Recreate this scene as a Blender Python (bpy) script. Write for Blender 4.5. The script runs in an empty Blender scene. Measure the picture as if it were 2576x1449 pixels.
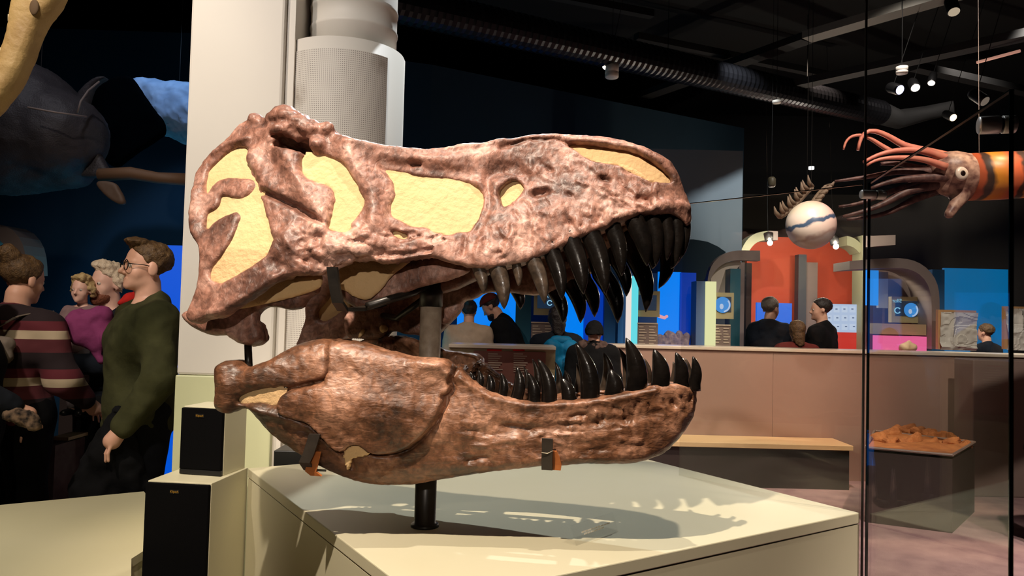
import bpy, bmesh, math, random
import numpy as np
from mathutils import Vector, Matrix

random.seed(7)
RNG = np.random.default_rng(11)
scene = bpy.context.scene
COL = scene.collection

# ------------------------------------------------------------------ camera
FPX = 1935.0
CAM_Z = 1.5
PITCH = math.radians(2.1)
ROLL = math.radians(1.43)
_F = np.array([0, math.cos(PITCH), math.sin(PITCH)])
_R0 = np.array([1.0, 0, 0])
_U0 = np.array([0, -math.sin(PITCH), math.cos(PITCH)])
_R = math.cos(ROLL) * _R0 + math.sin(ROLL) * _U0
_U = -math.sin(ROLL) * _R0 + math.cos(ROLL) * _U0
CAM = np.array([0.0, 0.0, CAM_Z])
cam_data = bpy.data.cameras.new('camera')
cam_data.sensor_width = 36.0
cam_data.lens = 36.0 * FPX / 2576.0
cam_data.clip_start = 0.05
cam_data.clip_end = 100
cam = bpy.data.objects.new('camera', cam_data)
COL.objects.link(cam)
cam.matrix_world = Matrix(((_R[0], _U[0], -_F[0], CAM[0]), (_R[1], _U[1], -_F[1], CAM[1]),
                           (_R[2], _U[2], -_F[2], CAM[2]), (0, 0, 0, 1)))
scene.camera = cam


def ray(px, py):
    d = _F + _R * ((px - 1288.0) / FPX) - _U * ((py - 724.5) / FPX)
    return d


def at(px, py, y):
    """world point on the plane of depth y that shows at pixel px, py"""
    d = ray(px, py)
    return CAM + d * (y / d[1])


def atz(px, py, z):
    """world point on the horizontal plane z"""
    d = ray(px, py)
    return CAM + d * ((z - CAM_Z) / d[2])


# ------------------------------------------------------------------ look
vs = scene.view_settings
vs.view_transform = 'Standard'
vs.look = 'None'
vs.gamma = 1.0
vs.exposure = 0.0
vs.use_curve_mapping = False

world = bpy.data.worlds.new('world')
scene.world = world
world.use_nodes = True
world.node_tree.nodes['Background'].inputs[0].default_value = (0.25, 0.35, 0.5, 1)
world.node_tree.nodes['Background'].inputs[1].default_value = 0.012


def aim(o, target):
    d = Vector(target) - o.location
    o.rotation_euler = d.to_track_quat('-Z', 'Y').to_euler()


def spot(name, loc, target, power, color, angle, blend=0.3, radius=0.03):
    l = bpy.data.lights.new(name, 'SPOT')
    l.energy = power
    l.color = color
    l.spot_size = math.radians(angle)
    l.spot_blend = blend
    l.shadow_soft_size = radius
    o = bpy.data.objects.new(name, l)
    COL.objects.link(o)
    o.location = loc
    aim(o, target)
    return o


def point(name, loc, power, color, radius=0.15):
    l = bpy.data.lights.new(name, 'POINT')
    l.energy = power
    l.color = color
    l.shadow_soft_size = radius
    o = bpy.data.objects.new(name, l)
    COL.objects.link(o)
    o.location = loc
    return o


def area(name, loc, target, power, color, sx, sy):
    l = bpy.data.lights.new(name, 'AREA')
    l.energy = power
    l.color = color
    l.shape = 'RECTANGLE'
    l.size = sx
    l.size_y = sy
    o = bpy.data.objects.new(name, l)
    COL.objects.link(o)
    o.location = loc
    aim(o, target)
    return o

# track spots over the skull, then bare lamps without fixtures for the hall
spot('key_spot', (-0.85, 0.2, 4.3), (-0.28, 2.1, 1.42), 820, (1.0, 0.83, 0.66), 42, 0.7, 0.03)
spot('top_spot', (0.45, 1.65, 4.95), (0.1, 2.1, 1.7), 360, (1.0, 0.86, 0.74), 34, 0.5, 0.03)
spot('back_spot', (-0.35, 4.7, 4.6), (-0.1, 2.0, 1.0), 340, (0.88, 0.95, 1.0), 44, 0.5, 0.04)
spot('front_spot', (0.0, -2.6, 2.9), (-0.3, 2.2, 1.5), 240, (1.0, 0.86, 0.72), 15, 0.7, 0.06)
spot('column_spot', (-1.9, -0.8, 4.9), (-1.15, 3.3, 2.3), 470, (1.0, 0.95, 0.90), 34, 0.8, 0.10)
spot('left_spot', (-2.6, 0.6, 4.8), (-2.3, 4.0, 1.5), 430, (1.0, 0.85, 0.72), 60, 0.6, 0.10)  # added ceiling spot to brighten the visitors at the left
spot('platform_spot', (-2.3, -0.6, 4.6), (-2.3, 2.0, 0.6), 420, (1.0, 0.93, 0.78), 30, 0.9, 0.06)
spot('squid_spot', (2.6, 2.6, 5.0), (3.0, 5.0, 2.5), 650, (1.0, 0.86, 0.74), 50, 0.5, 0.05)
spot('globe_spot', (2.2, 5.4, 5.1), (2.7, 7.0, 2.3), 260, (1.0, 0.92, 0.84), 40, 0.5, 0.05)
spot('partition_spot', (2.3, 7.6, 4.7), (2.85, 9.7, 3.1), 280, (0.92, 0.97, 1.0), 40, 0.9, 0.05)
spot('orange_spot', (3.6, 9.0, 4.9), (4.0, 11.2, 1.6), 220, (1.0, 0.80, 0.62), 60, 0.7, 0.05)
spot('counter_spot', (2.0, 4.8, 5.0), (1.9, 7.3, 0.5), 1000, (1.0, 0.82, 0.64), 44, 0.8, 0.05)
spot('red_glow_fill', (3.0, 5.3, 5.0), (3.0, 7.45, 1.05), 240, (1.0, 0.16, 0.08), 24, 0.9, 0.05)  # added red lamp, imitates a red reflection on the long counter
spot('rock_spot', (3.4, 4.2, 5.0), (3.2, 5.9, 0.4), 420, (1.0, 0.74, 0.48), 26, 0.5, 0.05)
spot('arch_spot', (3.4, 6.4, 5.1), (3.9, 9.0, 1.9), 260, (1.0, 0.9, 0.82), 60, 0.6, 0.05)
spot('fossil_spot', (5.0, 6.9, 4.9), (5.1, 8.6, 1.4), 1100, (1.0, 0.95, 0.86), 44, 0.6, 0.05)
spot('carpet_spot', (3.4, 1.2, 5.1), (2.7, 3.4, 0.0), 2400, (1.0, 0.84, 0.76), 52, 0.8, 0.08)
spot('stand_spot', (-0.2, 5.0, 5.1), (0.0, 7.0, 1.2), 260, (1.0, 0.86, 0.74), 40, 0.6, 0.05)
spot('bone_spot', (-1.6, 1.2, 4.9), (-1.95, 2.9, 2.6), 90, (1.0, 0.86, 0.62), 40, 0.6, 0.05)
spot('sea_spot', (-3.2, 4.6, 5.1), (-3.6, 6.2, 2.9), 60, (0.95, 0.92, 1.0), 50, 0.6, 0.05)
spot('blue_spot', (-2.6, 5.6, 5.1), (-3.0, 6.9, 3.0), 220, (0.35, 0.6, 1.0), 40, 0.5, 0.05)
spot('glass_haze_fill', (5.4, 8.6, 5.1), (5.4, 12.0, 2.9), 160, (1.0, 0.9, 0.8), 80, 0.8, 0.08)  # added lamp lifting the charcoal wall, in place of haze in the glass
area('blue_wash', (-2.4, 7.4, 0.25), (-2.8, 8.1, 1.5), 26, (0.04, 0.58, 0.80), 3.0, 0.2)


# ------------------------------------------------------------------ materials
def srgb(r, g, b):
    def c(u):
        u /= 255.0
        return u / 12.92 if u <= 0.04045 else ((u + 0.055) / 1.055) ** 2.4
    return (c(r), c(g), c(b), 1.0)


MATS = {}


def mat(name, color, rough=0.6, metal=0.0, color2=None, nscale=8.0, bump=0.0, bscale=40.0,
        emit=None, estr=0.0, coat=0.0, trans=0.0, ior=1.45, detail=4.0, contrast=0.5, sheen=0.0, alpha=1.0, spec=0.5):
    if name in MATS:
        return MATS[name]
    m = bpy.data.materials.new(name)
    m.use_nodes = True
    nt = m.node_tree
    b = nt.nodes['Principled BSDF']
    b.inputs['Base Color'].default_value = color
    b.inputs['Roughness'].default_value = rough
    b.inputs['Metallic'].default_value = metal
    b.inputs['Coat Weight'].default_value = coat
    b.inputs['Transmission Weight'].default_value = trans
    b.inputs['IOR'].default_value = ior
    b.inputs['Sheen Weight'].default_value = sheen
    b.inputs['Alpha'].default_value = alpha
    b.inputs['Specular IOR Level'].default_value = spec
    if emit is not None:
        b.inputs['Emission Color'].default_value = emit
        b.inputs['Emission Strength'].default_value = estr
    tc = None
    if color2 is not None or bump > 0:
        tc = nt.nodes.new('ShaderNodeTexCoord')
    if color2 is not None:
        n = nt.nodes.new('ShaderNodeTexNoise')
        n.inputs['Scale'].default_value = nscale
        n.inputs['Detail'].default_value = detail
        nt.links.new(tc.outputs['Object'], n.inputs['Vector'])
        r = nt.nodes.new('ShaderNodeValToRGB')
        r.color_ramp.elements[0].position = 0.5 - contrast / 2
        r.color_ramp.elements[0].color = color
        r.color_ramp.elements[1].position = 0.5 + contrast / 2
        r.color_ramp.elements[1].color = color2
        nt.links.new(n.outputs['Fac'], r.inputs['Fac'])
        nt.links.new(r.outputs['Color'], b.inputs['Base Color'])
    if bump > 0:
        n2 = nt.nodes.new('ShaderNodeTexNoise')
        n2.inputs['Scale'].default_value = bscale
        n2.inputs['Detail'].default_value = 5.0
        nt.links.new(tc.outputs['Object'], n2.inputs['Vector'])
        bp = nt.nodes.new('ShaderNodeBump')
        bp.inputs['Strength'].default_value = bump
        bp.inputs['Distance'].default_value = 0.01
        nt.links.new(n2.outputs['Fac'], bp.inputs['Height'])
        nt.links.new(bp.outputs['Normal'], b.inputs['Normal'])
    MATS[name] = m
    return m


def glow(name, color, strength):
    return mat(name, (0.02, 0.02, 0.02, 1), 0.5, emit=color, estr=strength)


# ------------------------------------------------------------------ objects
def empty(name, loc, label=None, cat=None, group=None, kind=None):
    o = bpy.data.objects.new(name, None)
    COL.objects.link(o)
    o.location = [float(c) for c in loc]
    o.empty_display_size = 0.05
    tag(o, label, cat, group, kind)
    return o


def tag(o, label=None, cat=None, group=None, kind=None):
    if label:
        o['label'] = label
    if cat:
        o['category'] = cat
    if group:
        o['group'] = group
    if kind:
        o['kind'] = kind
    return o


def wloc(o):
    p = Vector((0, 0, 0))
    while o is not None:
        p += Vector(o.location)
        o = o.parent
    return np.array(p)


def mesh_obj(name, verts, faces, m, parent=None, smooth=False, base=None):
    """verts in world space; the object's origin sits at its parent (or at base)"""
    verts = np.asarray(verts, dtype=np.float64)
    if parent is not None:
        org = wloc(parent)
        loc = (0, 0, 0)
    else:
        if base is None:
            lo, hi = verts.min(0), verts.max(0)
            base = ((lo[0] + hi[0]) / 2, (lo[1] + hi[1]) / 2, lo[2])
        org = np.array(base, dtype=float)
        loc = tuple(float(c) for c in org)
    me = bpy.data.meshes.new(name)
    me.from_pydata((verts - org).tolist(), [], [list(map(int, f)) for f in faces] if not isinstance(faces, np.ndarray) else faces.tolist())
    if smooth:
        me.polygons.foreach_set('use_smooth', np.ones(len(me.polygons), dtype=bool))
    me.materials.append(m)
    me.update()
    o = bpy.data.objects.new(name, me)
    COL.objects.link(o)
    if parent is not None:
        o.parent = parent
    o.location = loc
    return o


class MB:
    """collects simple solids in world space"""
    def __init__(self):
        self.v = []
        self.f = []

    def add(self, verts, faces):
        n = len(self.v)
        self.v.extend([tuple(float(c) for c in p) for p in verts])
        self.f.extend([[i + n for i in f] for f in faces])
        return self

    def box(self, lo, hi, bev=0.0):
        x0, y0, z0 = lo
        x1, y1, z1 = hi
        p = [(x0, y0, z0), (x1, y0, z0), (x1, y1, z0), (x0, y1, z0), (x0, y0, z1), (x1, y0, z1), (x1, y1, z1), (x0, y1, z1)]
        return self.add(p, [(0, 3, 2, 1), (4, 5, 6, 7), (0, 1, 5, 4), (1, 2, 6, 5), (2, 3, 7, 6), (3, 0, 4, 7)])

    def hexa(self, p):
        return self.add(p, [(0, 3, 2, 1), (4, 5, 6, 7), (0, 1, 5, 4), (1, 2, 6, 5), (2, 3, 7, 6), (3, 0, 4, 7)])

    def prism(self, poly, direction):
        """poly: list of 3-d points, extruded along direction"""
        n = len(poly)
        d = np.array(direction, dtype=float)
        a = [np.array(q, dtype=float) for q in poly]
        return self.add(a + [q + d for q in a],
                        [tuple(range(n))[::-1], tuple(range(n, 2 * n))] + [(i, (i + 1) % n, n + (i + 1) % n, n + i) for i in range(n)])

    def tube(self, pts, rad, seg=12, caps=True):
        pts = [np.array(q, dtype=float) for q in pts]
        if not hasattr(rad, '__len__'):
            rad = [rad] * len(pts)
        n0 = len(self.v)
        up = np.array([0.0, 0, 1])
        prev = None
        for i, q in enumerate(pts):
            t = pts[min(i + 1, len(pts) - 1)] - pts[max(i - 1, 0)]
            t = t / (np.linalg.norm(t) + 1e-12)
            if prev is None:
                a = np.cross(t, up if abs(t[2]) < 0.9 else np.array([1.0, 0, 0]))
            else:
                a = prev - t * np.dot(prev, t)
            a /= np.linalg.norm(a) + 1e-12
            prev = a
            b = np.cross(t, a)
            for k in range(seg):
                th = 2 * math.pi * k / seg
                self.v.append(tuple(q + rad[i] * (math.cos(th) * a + math.sin(th) * b)))
        for i in range(len(pts) - 1):
            for k in range(seg):
                k2 = (k + 1) % seg
                self.f.append([n0 + i * seg + k, n0 + i * seg + k2, n0 + (i + 1) * seg + k2, n0 + (i + 1) * seg + k])
        if caps:
            self.f.append([n0 + k for k in range(seg)][::-1])
            e = n0 + (len(pts) - 1) * seg
            self.f.append([e + k for k in range(seg)])
        return self

    def lathe(self, c, prof, seg=24, axis=(0, 0, 1)):
        """prof: (radius, height) pairs around the axis through c"""
        ax = np.array(axis, dtype=float)
        ax /= np.linalg.norm(ax)
        c = np.array(c, dtype=float)
        return self.tube([c + ax * (h + 1e-6 * i) for i, (r, h) in enumerate(prof)], [r for r, h in prof], seg) if False else self._lathe(c, prof, seg, ax)

    def _lathe(self, c, prof, seg, ax):
        a = np.cross(ax, [0, 0, 1.0] if abs(ax[2]) < 0.9 else [1.0, 0, 0])
        a /= np.linalg.norm(a)
        b = np.cross(ax, a)
        n0 = len(self.v)
        for r, h in prof:
            for k in range(seg):
                th = 2 * math.pi * k / seg
                self.v.append(tuple(c + ax * h + r * (math.cos(th) * a + math.sin(th) * b)))
        for i in range(len(prof) - 1):
            for k in range(seg):
                k2 = (k + 1) % seg
                self.f.append([n0 + i * seg + k, n0 + i * seg + k2, n0 + (i + 1) * seg + k2, n0 + (i + 1) * seg + k])
        self.f.append([n0 + k for k in range(seg)][::-1])
        e = n0 + (len(prof) - 1) * seg
        self.f.append([e + k for k in range(seg)])
        return self

    def sphere(self, c, r, seg=16, rings=10):
        if not hasattr(r, '__len__'):
            r = (r, r, r)
        n0 = len(self.v)
        for i in range(rings + 1):
            ph = math.pi * i / rings
            for k in range(seg):
                th = 2 * math.pi * k / seg
                self.v.append((c[0] + r[0] * math.sin(ph) * math.cos(th), c[1] + r[1] * math.sin(ph) * math.sin(th), c[2] + r[2] * math.cos(ph)))
        for i in range(rings):
            for k in range(seg):
                k2 = (k + 1) % seg
                self.f.append([n0 + i * seg + k, n0 + (i + 1) * seg + k, n0 + (i + 1) * seg + k2, n0 + i * seg + k2])
        return self

    def build(self, name, m, parent=None, smooth=False, bevel=0.0, base=None, bseg=2):
        o = mesh_obj(name, self.v, self.f, m, parent, smooth, base)
        bm = bmesh.new()
        bm.from_mesh(o.data)
        bmesh.ops.remove_doubles(bm, verts=bm.verts, dist=1e-5)
        bmesh.ops.recalc_face_normals(bm, faces=bm.faces)
        if bevel > 0:
            bmesh.ops.bevel(bm, geom=list(bm.edges), offset=bevel, segments=bseg, affect='EDGES', profile=0.5)
        bm.to_mesh(o.data)
        bm.free()
        if smooth and bevel == 0:
            o.data.polygons.foreach_set('use_smooth', np.ones(len(o.data.polygons), dtype=bool))
        return o


def pxbox(x0, y0, x1, y1, d0, d1):
    """eight corners of a box whose front face at depth d0 shows in the pixel rectangle"""
    a = at(x0, y1, d0)
    b = at(x1, y1, d0)
    c = at(x1, y0, d0)
    d = at(x0, y0, d0)
    xs0, xs1 = (a[0] + d[0]) / 2, (b[0] + c[0]) / 2
    zs0, zs1 = (a[2] + b[2]) / 2, (c[2] + d[2]) / 2
    return (xs0, d0, zs0), (xs1, d1, zs1)


def text_mesh(name, s, size, m, loc, rot, parent=None, depth=0.0006, align='CENTER', flip=False):
    cu = bpy.data.curves.new(name, 'FONT')
    cu.body = s
    cu.size = size
    cu.extrude = depth
    cu.align_x = align
    cu.align_y = 'CENTER'
    tmp = bpy.data.objects.new('tmp', cu)
    COL.objects.link(tmp)
    bpy.context.view_layer.update()
    me = bpy.data.meshes.new_from_object(tmp)
    bpy.data.objects.remove(tmp)
    M = Matrix.Translation(Vector([float(c) for c in loc])) @ Matrix.Rotation(rot, 4, 'Z') @ Matrix.Rotation(math.radians(90), 4, 'X')
    if flip:
        M = M @ Matrix.Scale(-1, 4, (1, 0, 0))
    me.transform(M)
    if parent is not None:
        me.transform(Matrix.Translation(-Vector(wloc(parent))))
    me.materials.clear()
    me.materials.append(m)
    o = bpy.data.objects.new(name, me)
    COL.objects.link(o)
    o.parent = parent
    return o


# ------------------------------------------------------------------ implicit surfaces
def surface_nets(f, org, h):
    """f: 3-d array of distances, returns vertices and quads of the zero level"""
    nx, ny, nz = f.shape
    ins = f < 0
    cnt = np.zeros((nx - 1, ny - 1, nz - 1), dtype=np.int8)
    for dx in (0, 1):
        for dy in (0, 1):
            for dz in (0, 1):
                cnt += ins[dx:nx - 1 + dx, dy:ny - 1 + dy, dz:nz - 1 + dz]
    act = (cnt > 0) & (cnt < 8)
    idx = np.argwhere(act)
    if len(idx) == 0:
        return np.zeros((0, 3)), np.zeros((0, 4), dtype=int)
    vid = -np.ones(act.shape, dtype=np.int32)
    vid[act] = np.arange(len(idx))
    corner = {}
    for dx in (0, 1):
        for dy in (0, 1):
            for dz in (0, 1):
                corner[(dx, dy, dz)] = f[idx[:, 0] + dx, idx[:, 1] + dy, idx[:, 2] + dz]
    acc = np.zeros((len(idx), 3))
    n = np.zeros(len(idx))
    for ax in range(3):
        o1, o2 = [k for k in range(3) if k != ax]
        for u in (0, 1):
            for w in (0, 1):
                a = [0, 0, 0]
                a[o1] = u
                a[o2] = w
                b = list(a)
                b[ax] = 1
                fa, fb = corner[tuple(a)], corner[tuple(b)]
                cr = (fa < 0) != (fb < 0)
                t = np.where(cr, fa / np.where(cr, fa - fb, 1), 0)
                p = np.zeros((len(idx), 3))
                p[:, ax] = t
                p[:, o1] = u
                p[:, o2] = w
                acc += p * cr[:, None]
                n += cr
    verts = (idx + acc / n[:, None]) * h + np.array(org)
    quads = []
    for ax in range(3):
        o1, o2 = [(1, 2), (2, 0), (0, 1)][ax]
        sl_a = [slice(None)] * 3
        sl_b = [slice(None)] * 3
        sl_a[ax] = slice(0, -1)
        sl_b[ax] = slice(1, None)
        A, B = ins[tuple(sl_a)], ins[tuple(sl_b)]
        e = np.argwhere(A != B)
        if len(e) == 0:
            continue
        ok = (e[:, o1] > 0) & (e[:, o2] > 0) & (e[:, o1] < f.shape[o1] - 1) & (e[:, o2] < f.shape[o2] - 1)
        e = e[ok]
        fl = A[e[:, 0], e[:, 1], e[:, 2]]

        def g(d1, d2):
            q = e.copy()
            q[:, o1] += d1
            q[:, o2] += d2
            return vid[q[:, 0], q[:, 1], q[:, 2]]
        q = np.stack([g(-1, -1), g(0, -1), g(0, 0), g(-1, 0)], 1)
        q[~fl] = q[~fl][:, ::-1]
        quads.append(q)
    return verts, np.concatenate(quads)


def smin(a, b, k):
    h = np.clip(0.5 + 0.5 * (b - a) / k, 0, 1)
    return b + (a - b) * h - k * h * (1 - h)


def smax(a, b, k):
    return -smin(-a, -b, k)


def sstep(a, b, x):
    t = np.clip((x - a) / (b - a), 0, 1)
    return t * t * (3 - 2 * t)


def poly_sd(P, poly):
    """signed distance of points P (n,2) to a closed polygon, negative inside"""
    poly = np.asarray(poly, dtype=np.float64)
    A = poly
    B = np.roll(poly, -1, axis=0)
    d = np.full(len(P), 1e9)
    inside = np.zeros(len(P), dtype=bool)
    for a, b in zip(A, B):
        e = b - a
        w = P - a
        t = np.clip((w @ e) / (e @ e + 1e-12), 0, 1)
        q = w - t[:, None] * e
        d = np.minimum(d, (q * q).sum(1))
        c = (a[1] > P[:, 1]) != (b[1] > P[:, 1])
        if e[1] != 0:
            inside ^= c & (P[:, 0] < a[0] + (P[:, 1] - a[1]) / e[1] * e[0])
    d = np.sqrt(d)
    return np.where(inside, -d, d)


def line_d(P, pts):
    """distance of points to an open polyline"""
    d = np.full(len(P), 1e9)
    pts = np.asarray(pts, dtype=float)
    for a, b in zip(pts[:-1], pts[1:]):
        e = b - a
        w = P - a
        t = np.clip((w @ e) / (e @ e + 1e-12), 0, 1)
        q = w - t[:, None] * e
        d = np.minimum(d, (q * q).sum(1))
    return np.sqrt(d)


_LAT = np.random.default_rng(5).random((32, 32, 32)).astype(np.float32)


def vnoise(P, scale):
    """smooth value noise in -1..1 for points (n,3)"""
    q = P * scale + 100.0
    i = np.floor(q).astype(int)
    f = q - i
    f = f * f * (3 - 2 * f)
    r = 0
    for dx in (0, 1):
        for dy in (0, 1):
            for dz in (0, 1):
                w = (f[:, 0] if dx else 1 - f[:, 0]) * (f[:, 1] if dy else 1 - f[:, 1]) * (f[:, 2] if dz else 1 - f[:, 2])
                r = r + w * _LAT[(i[:, 0] + dx) % 32, (i[:, 1] + dy) % 32, (i[:, 2] + dz) % 32]
    return r * 2 - 1


def vert_normals(v, q):
    n = np.zeros_like(v)
    fn = np.cross(v[q[:, 2]] - v[q[:, 0]], v[q[:, 3]] - v[q[:, 1]])
    for k in range(4):
        np.add.at(n, q[:, k], fn)
    return n / (np.linalg.norm(n, axis=1)[:, None] + 1e-12)


def grid(lo, hi, h):
    ax = [np.arange(lo[k], hi[k] + h, h, dtype=np.float32) for k in range(3)]
    return ax


def sdf_caps(caps, h, k=0.03, cut=None, inflate=0.0, extra=None):
    """mesh of a smooth union of tapered capsules (a, b, ra, rb) and ellipsoids ('e', c, radii)"""
    lo = np.full(3, 1e9)
    hi = np.full(3, -1e9)
    for c in caps:
        if isinstance(c[0], str):
            p = np.array(c[1])
            r = np.array(c[2])
            if c[0] != '-':
                r = r if len(c) < 5 else np.full(3, r.max())
                lo = np.minimum(lo, p - r)
                hi = np.maximum(hi, p + r)
        else:
            a, b, ra, rb = c[:4]
            lo = np.minimum(lo, np.minimum(np.array(a) - ra, np.array(b) - rb))
            hi = np.maximum(hi, np.maximum(np.array(a) + ra, np.array(b) + rb))
    pad = inflate + 3 * h + k * 0.3
    lo -= pad
    hi += pad
    X, Y, Z = grid(lo, hi, h)
    shape = (len(X), len(Y), len(Z))
    x = X[:, None, None]
    y = Y[None, :, None]
    z = Z[None, None, :]
    F = np.full(shape, 1e3, dtype=np.float32)
    for c in caps:
        kk = k
        if isinstance(c[0], str):
            p, r = c[1], c[2]
            if len(c) > 3:
                kk = c[3]
            qx, qy, qz = (x - p[0]), (y - p[1]), (z - p[2])
            if len(c) > 4:
                R = c[4]
                qx, qy, qz = (R[0][0] * qx + R[0][1] * qy + R[0][2] * qz, R[1][0] * qx + R[1][1] * qy + R[1][2] * qz, R[2][0] * qx + R[2][1] * qy + R[2][2] * qz)
            k0 = np.sqrt((qx / r[0]) ** 2 + (qy / r[1]) ** 2 + (qz / r[2]) ** 2)
            k1 = np.sqrt((qx / r[0] ** 2) ** 2 + (qy / r[1] ** 2) ** 2 + (qz / r[2] ** 2) ** 2) + 1e-9
            d = k0 * (k0 - 1) / k1
            if c[0] == '-':
                F = smax(F, -d, kk)
                continue
        else:
            a, b, ra, rb = c[:4]
            if len(c) > 4:
                kk = c[4]
            a = np.array(a, dtype=np.float32)
            b = np.array(b, dtype=np.float32)
            e = b - a
            wx, wy, wz = x - a[0], y - a[1], z - a[2]
            t = np.clip((wx * e[0] + wy * e[1] + wz * e[2]) / (float(e @ e) + 1e-9), 0, 1)
            d = np.sqrt((wx - t * e[0]) ** 2 + (wy - t * e[1]) ** 2 + (wz - t * e[2]) ** 2) - (ra + (rb - ra) * t)
        F = smin(F, d, kk)
    F = F - inflate
    if cut is not None:
        for (p, n) in cut:       # keeps the side where (q-p).n < 0
            n = np.array(n, dtype=float)
            n /= np.linalg.norm(n)
            F = np.maximum(F, (x - p[0]) * n[0] + (y - p[1]) * n[1] + (z - p[2]) * n[2])
    if extra is not None:
        F = extra(F, x, y, z)
    return surface_nets(F, lo, h)


# ================================================================== the skull
SK_O = np.array([-0.23, 2.2, CAM_Z])
YAW = math.radians(11.0)
SK_A = np.array([math.cos(YAW), -math.sin(YAW), 0])
SK_T = np.array([math.sin(YAW), math.cos(YAW), 0])
UPZ = np.array([0, 0, 1.0])
BETA = math.radians(9.0)
UT = SK_T * math.cos(BETA) - UPZ * math.sin(BETA)      # the cranium leans: far side lower
UN = UPZ * math.cos(BETA) + SK_T * math.sin(BETA)


def w_up(s, z):
    wb = np.interp(s, [-.62, -.45, -.3, -.15, 0, .15, .3, .45, .56, .64, .69, .72, .745], [.32, .335, .325, .285, .235, .19, .165, .15, .13, .105, .08, .055, .0])
    wt = np.interp(s, [-.62, -.45, -.3, -.15, 0, .15, .3, .45, .56, .64, .69, .72, .745], [.22, .25, .255, .225, .165, .125, .105, .095, .085, .07, .05, .03, .0])
    u = np.clip((0.5 - z) / 0.36, -0.1, 1.1)
    return wt + (wb - wt) * u


def w_low(s, z):
    w = np.interp(s, [-.62, -.5, -.4, -.2, 0, .2, .4, .55, .64, .7, .735, .76], [.27, .3, .305, .275, .215, .17, .135, .108, .085, .06, .036, .0])
    zc = np.interp(s, [-.6, -.2, .2, .7], [-.20, -.22, -.29, -.27])
    up_ = np.interp(s, [-.5, -.3, 0.0, .15], [.15, .34, .30, .08])
    w = w - up_ * np.maximum(0, z - zc - 0.02) - 0.22 * np.maximum(0, zc - 0.03 - z)
    return np.maximum(w, 0.0)


def to_world(s, v, z, up=True):
    s, v, z = np.asarray(s)[..., None], np.asarray(v)[..., None], np.asarray(z)[..., None]
    if up:
        return SK_O + s * SK_A + v * UT + z * UN
    return SK_O + s * SK_A + v * SK_T + z * UPZ


def px_on(px, py, v, up=True):
    """(s, z) where the pixel's ray crosses the plane of constant v"""
    T = UT if up else SK_T
    N = UN if up else UPZ
    d = ray(px, py)
    o = CAM - SK_O
    t = (v - o @ T) / (d @ T)
    p = o + d * t
    return p @ SK_A, p @ N


def px_side(px, py, up=True, off=0.0, sign=-1):
    """(s, z) on the near (or far) side surface"""
    W = w_up if up else w_low
    v = sign * 0.2
    for _ in range(40):
        s, z = px_on(px, py, v, up)
        w = max(float(W(min(max(s, -.6), .735), z)), 0.02) + off
        v = 0.5 * v + 0.5 * sign * w
    return px_on(px, py, v, up)


def px_poly(pts, up=True, off=0.0, sign=-1):
    return np.array([px_side(x, y, up, off, sign) for x, y in pts])


def chaikin(p, closed=True, n=1):
    p = np.asarray(p, dtype=float)
    for _ in range(n):
        q = np.roll(p, -1, 0) if closed else p[1:]
        a = p if closed else p[:-1]
        r = np.empty((2 * len(a), 2))
        r[0::2] = 0.75 * a + 0.25 * q
        r[1::2] = 0.25 * a + 0.75 * q
        p = r if closed else np.vstack([p[:1], r, p[-1:]])
    return p


CR_OUT = [(460, 791), (466, 775), (474, 757), (490, 710), (494, 668), (495, 642), (494, 618), (477, 592), (469, 552), (471, 519), (479, 488), (479, 451),
          (486, 432), (502, 407), (531, 374), (564, 347), (593, 318), (612, 302), (626, 293), (655, 290), (678, 296), (686, 285),
          (697, 273), (709, 271), (730, 273), (744, 279), (759, 296), (771, 304), (792, 316), (806, 313), (823, 314), (835, 322),
          (846, 333), (875, 339), (910, 350), (950, 361), (1006, 368), (1069, 372), (1116, 370), (1144, 363), (1163, 357), (1226, 355),
          (1243, 352), (1260, 345), (1282, 349), (1312, 341), (1350, 335), (1385, 335), (1414, 336), (1452, 335), (1501, 338),
          (1559, 345), (1602, 358), (1628, 368), (1646, 380), (1681, 396), (1698, 416), (1715, 457), (1730, 497), (1737, 520),
          (1737, 546), (1731, 563), (1712, 545), (1686, 530), (1657, 530), (1602, 542), (1556, 556), (1530, 569), (1492, 581), (1454, 594),
          (1425, 610), (1379, 632), (1339, 648), (1307, 659), (1240, 671), (1218, 671), (1185, 669), (1144, 662), (1111, 655),
          (1094, 647), (1061, 645), (1019, 651), (995, 656), (972, 660), (948, 656), (934, 646), (881, 646), (868, 653), (842, 669),
          (818, 681), (781, 684), (728, 689), (702, 695), (684, 710), (650, 736), (610, 762), (579, 782), (566, 791), (545, 799),
          (524, 799), (510, 800), (490, 812), (470, 808)]
FEN_TEMP = [(514, 478), (512, 463), (518, 440), (521, 426), (548, 399), (572, 380), (593, 369), (612, 369), (620, 376), (622, 387), (618, 399),
            (626, 414), (639, 432), (647, 447), (655, 457), (654, 471), (651, 488), (659, 519), (665, 547), (671, 573), (681, 597),
            (681, 610), (671, 628), (655, 647), (634, 663), (608, 678), (582, 694), (558, 708), (545, 711), (529, 703), (525, 694),
            (529, 673), (545, 652), (563, 626), (582, 600), (592, 568), (602, 541), (589, 530), (576, 534), (540, 550), (526, 563),
            (515, 576), (515, 552), (517, 537), (529, 529), (543, 521), (550, 508), (550, 496), (558, 489), (581, 496), (597, 497), (618, 488),
            (630, 474), (632, 457), (622, 450), (597, 446), (568, 445), (552, 449), (539, 457), (527, 474), (517, 488)]
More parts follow.
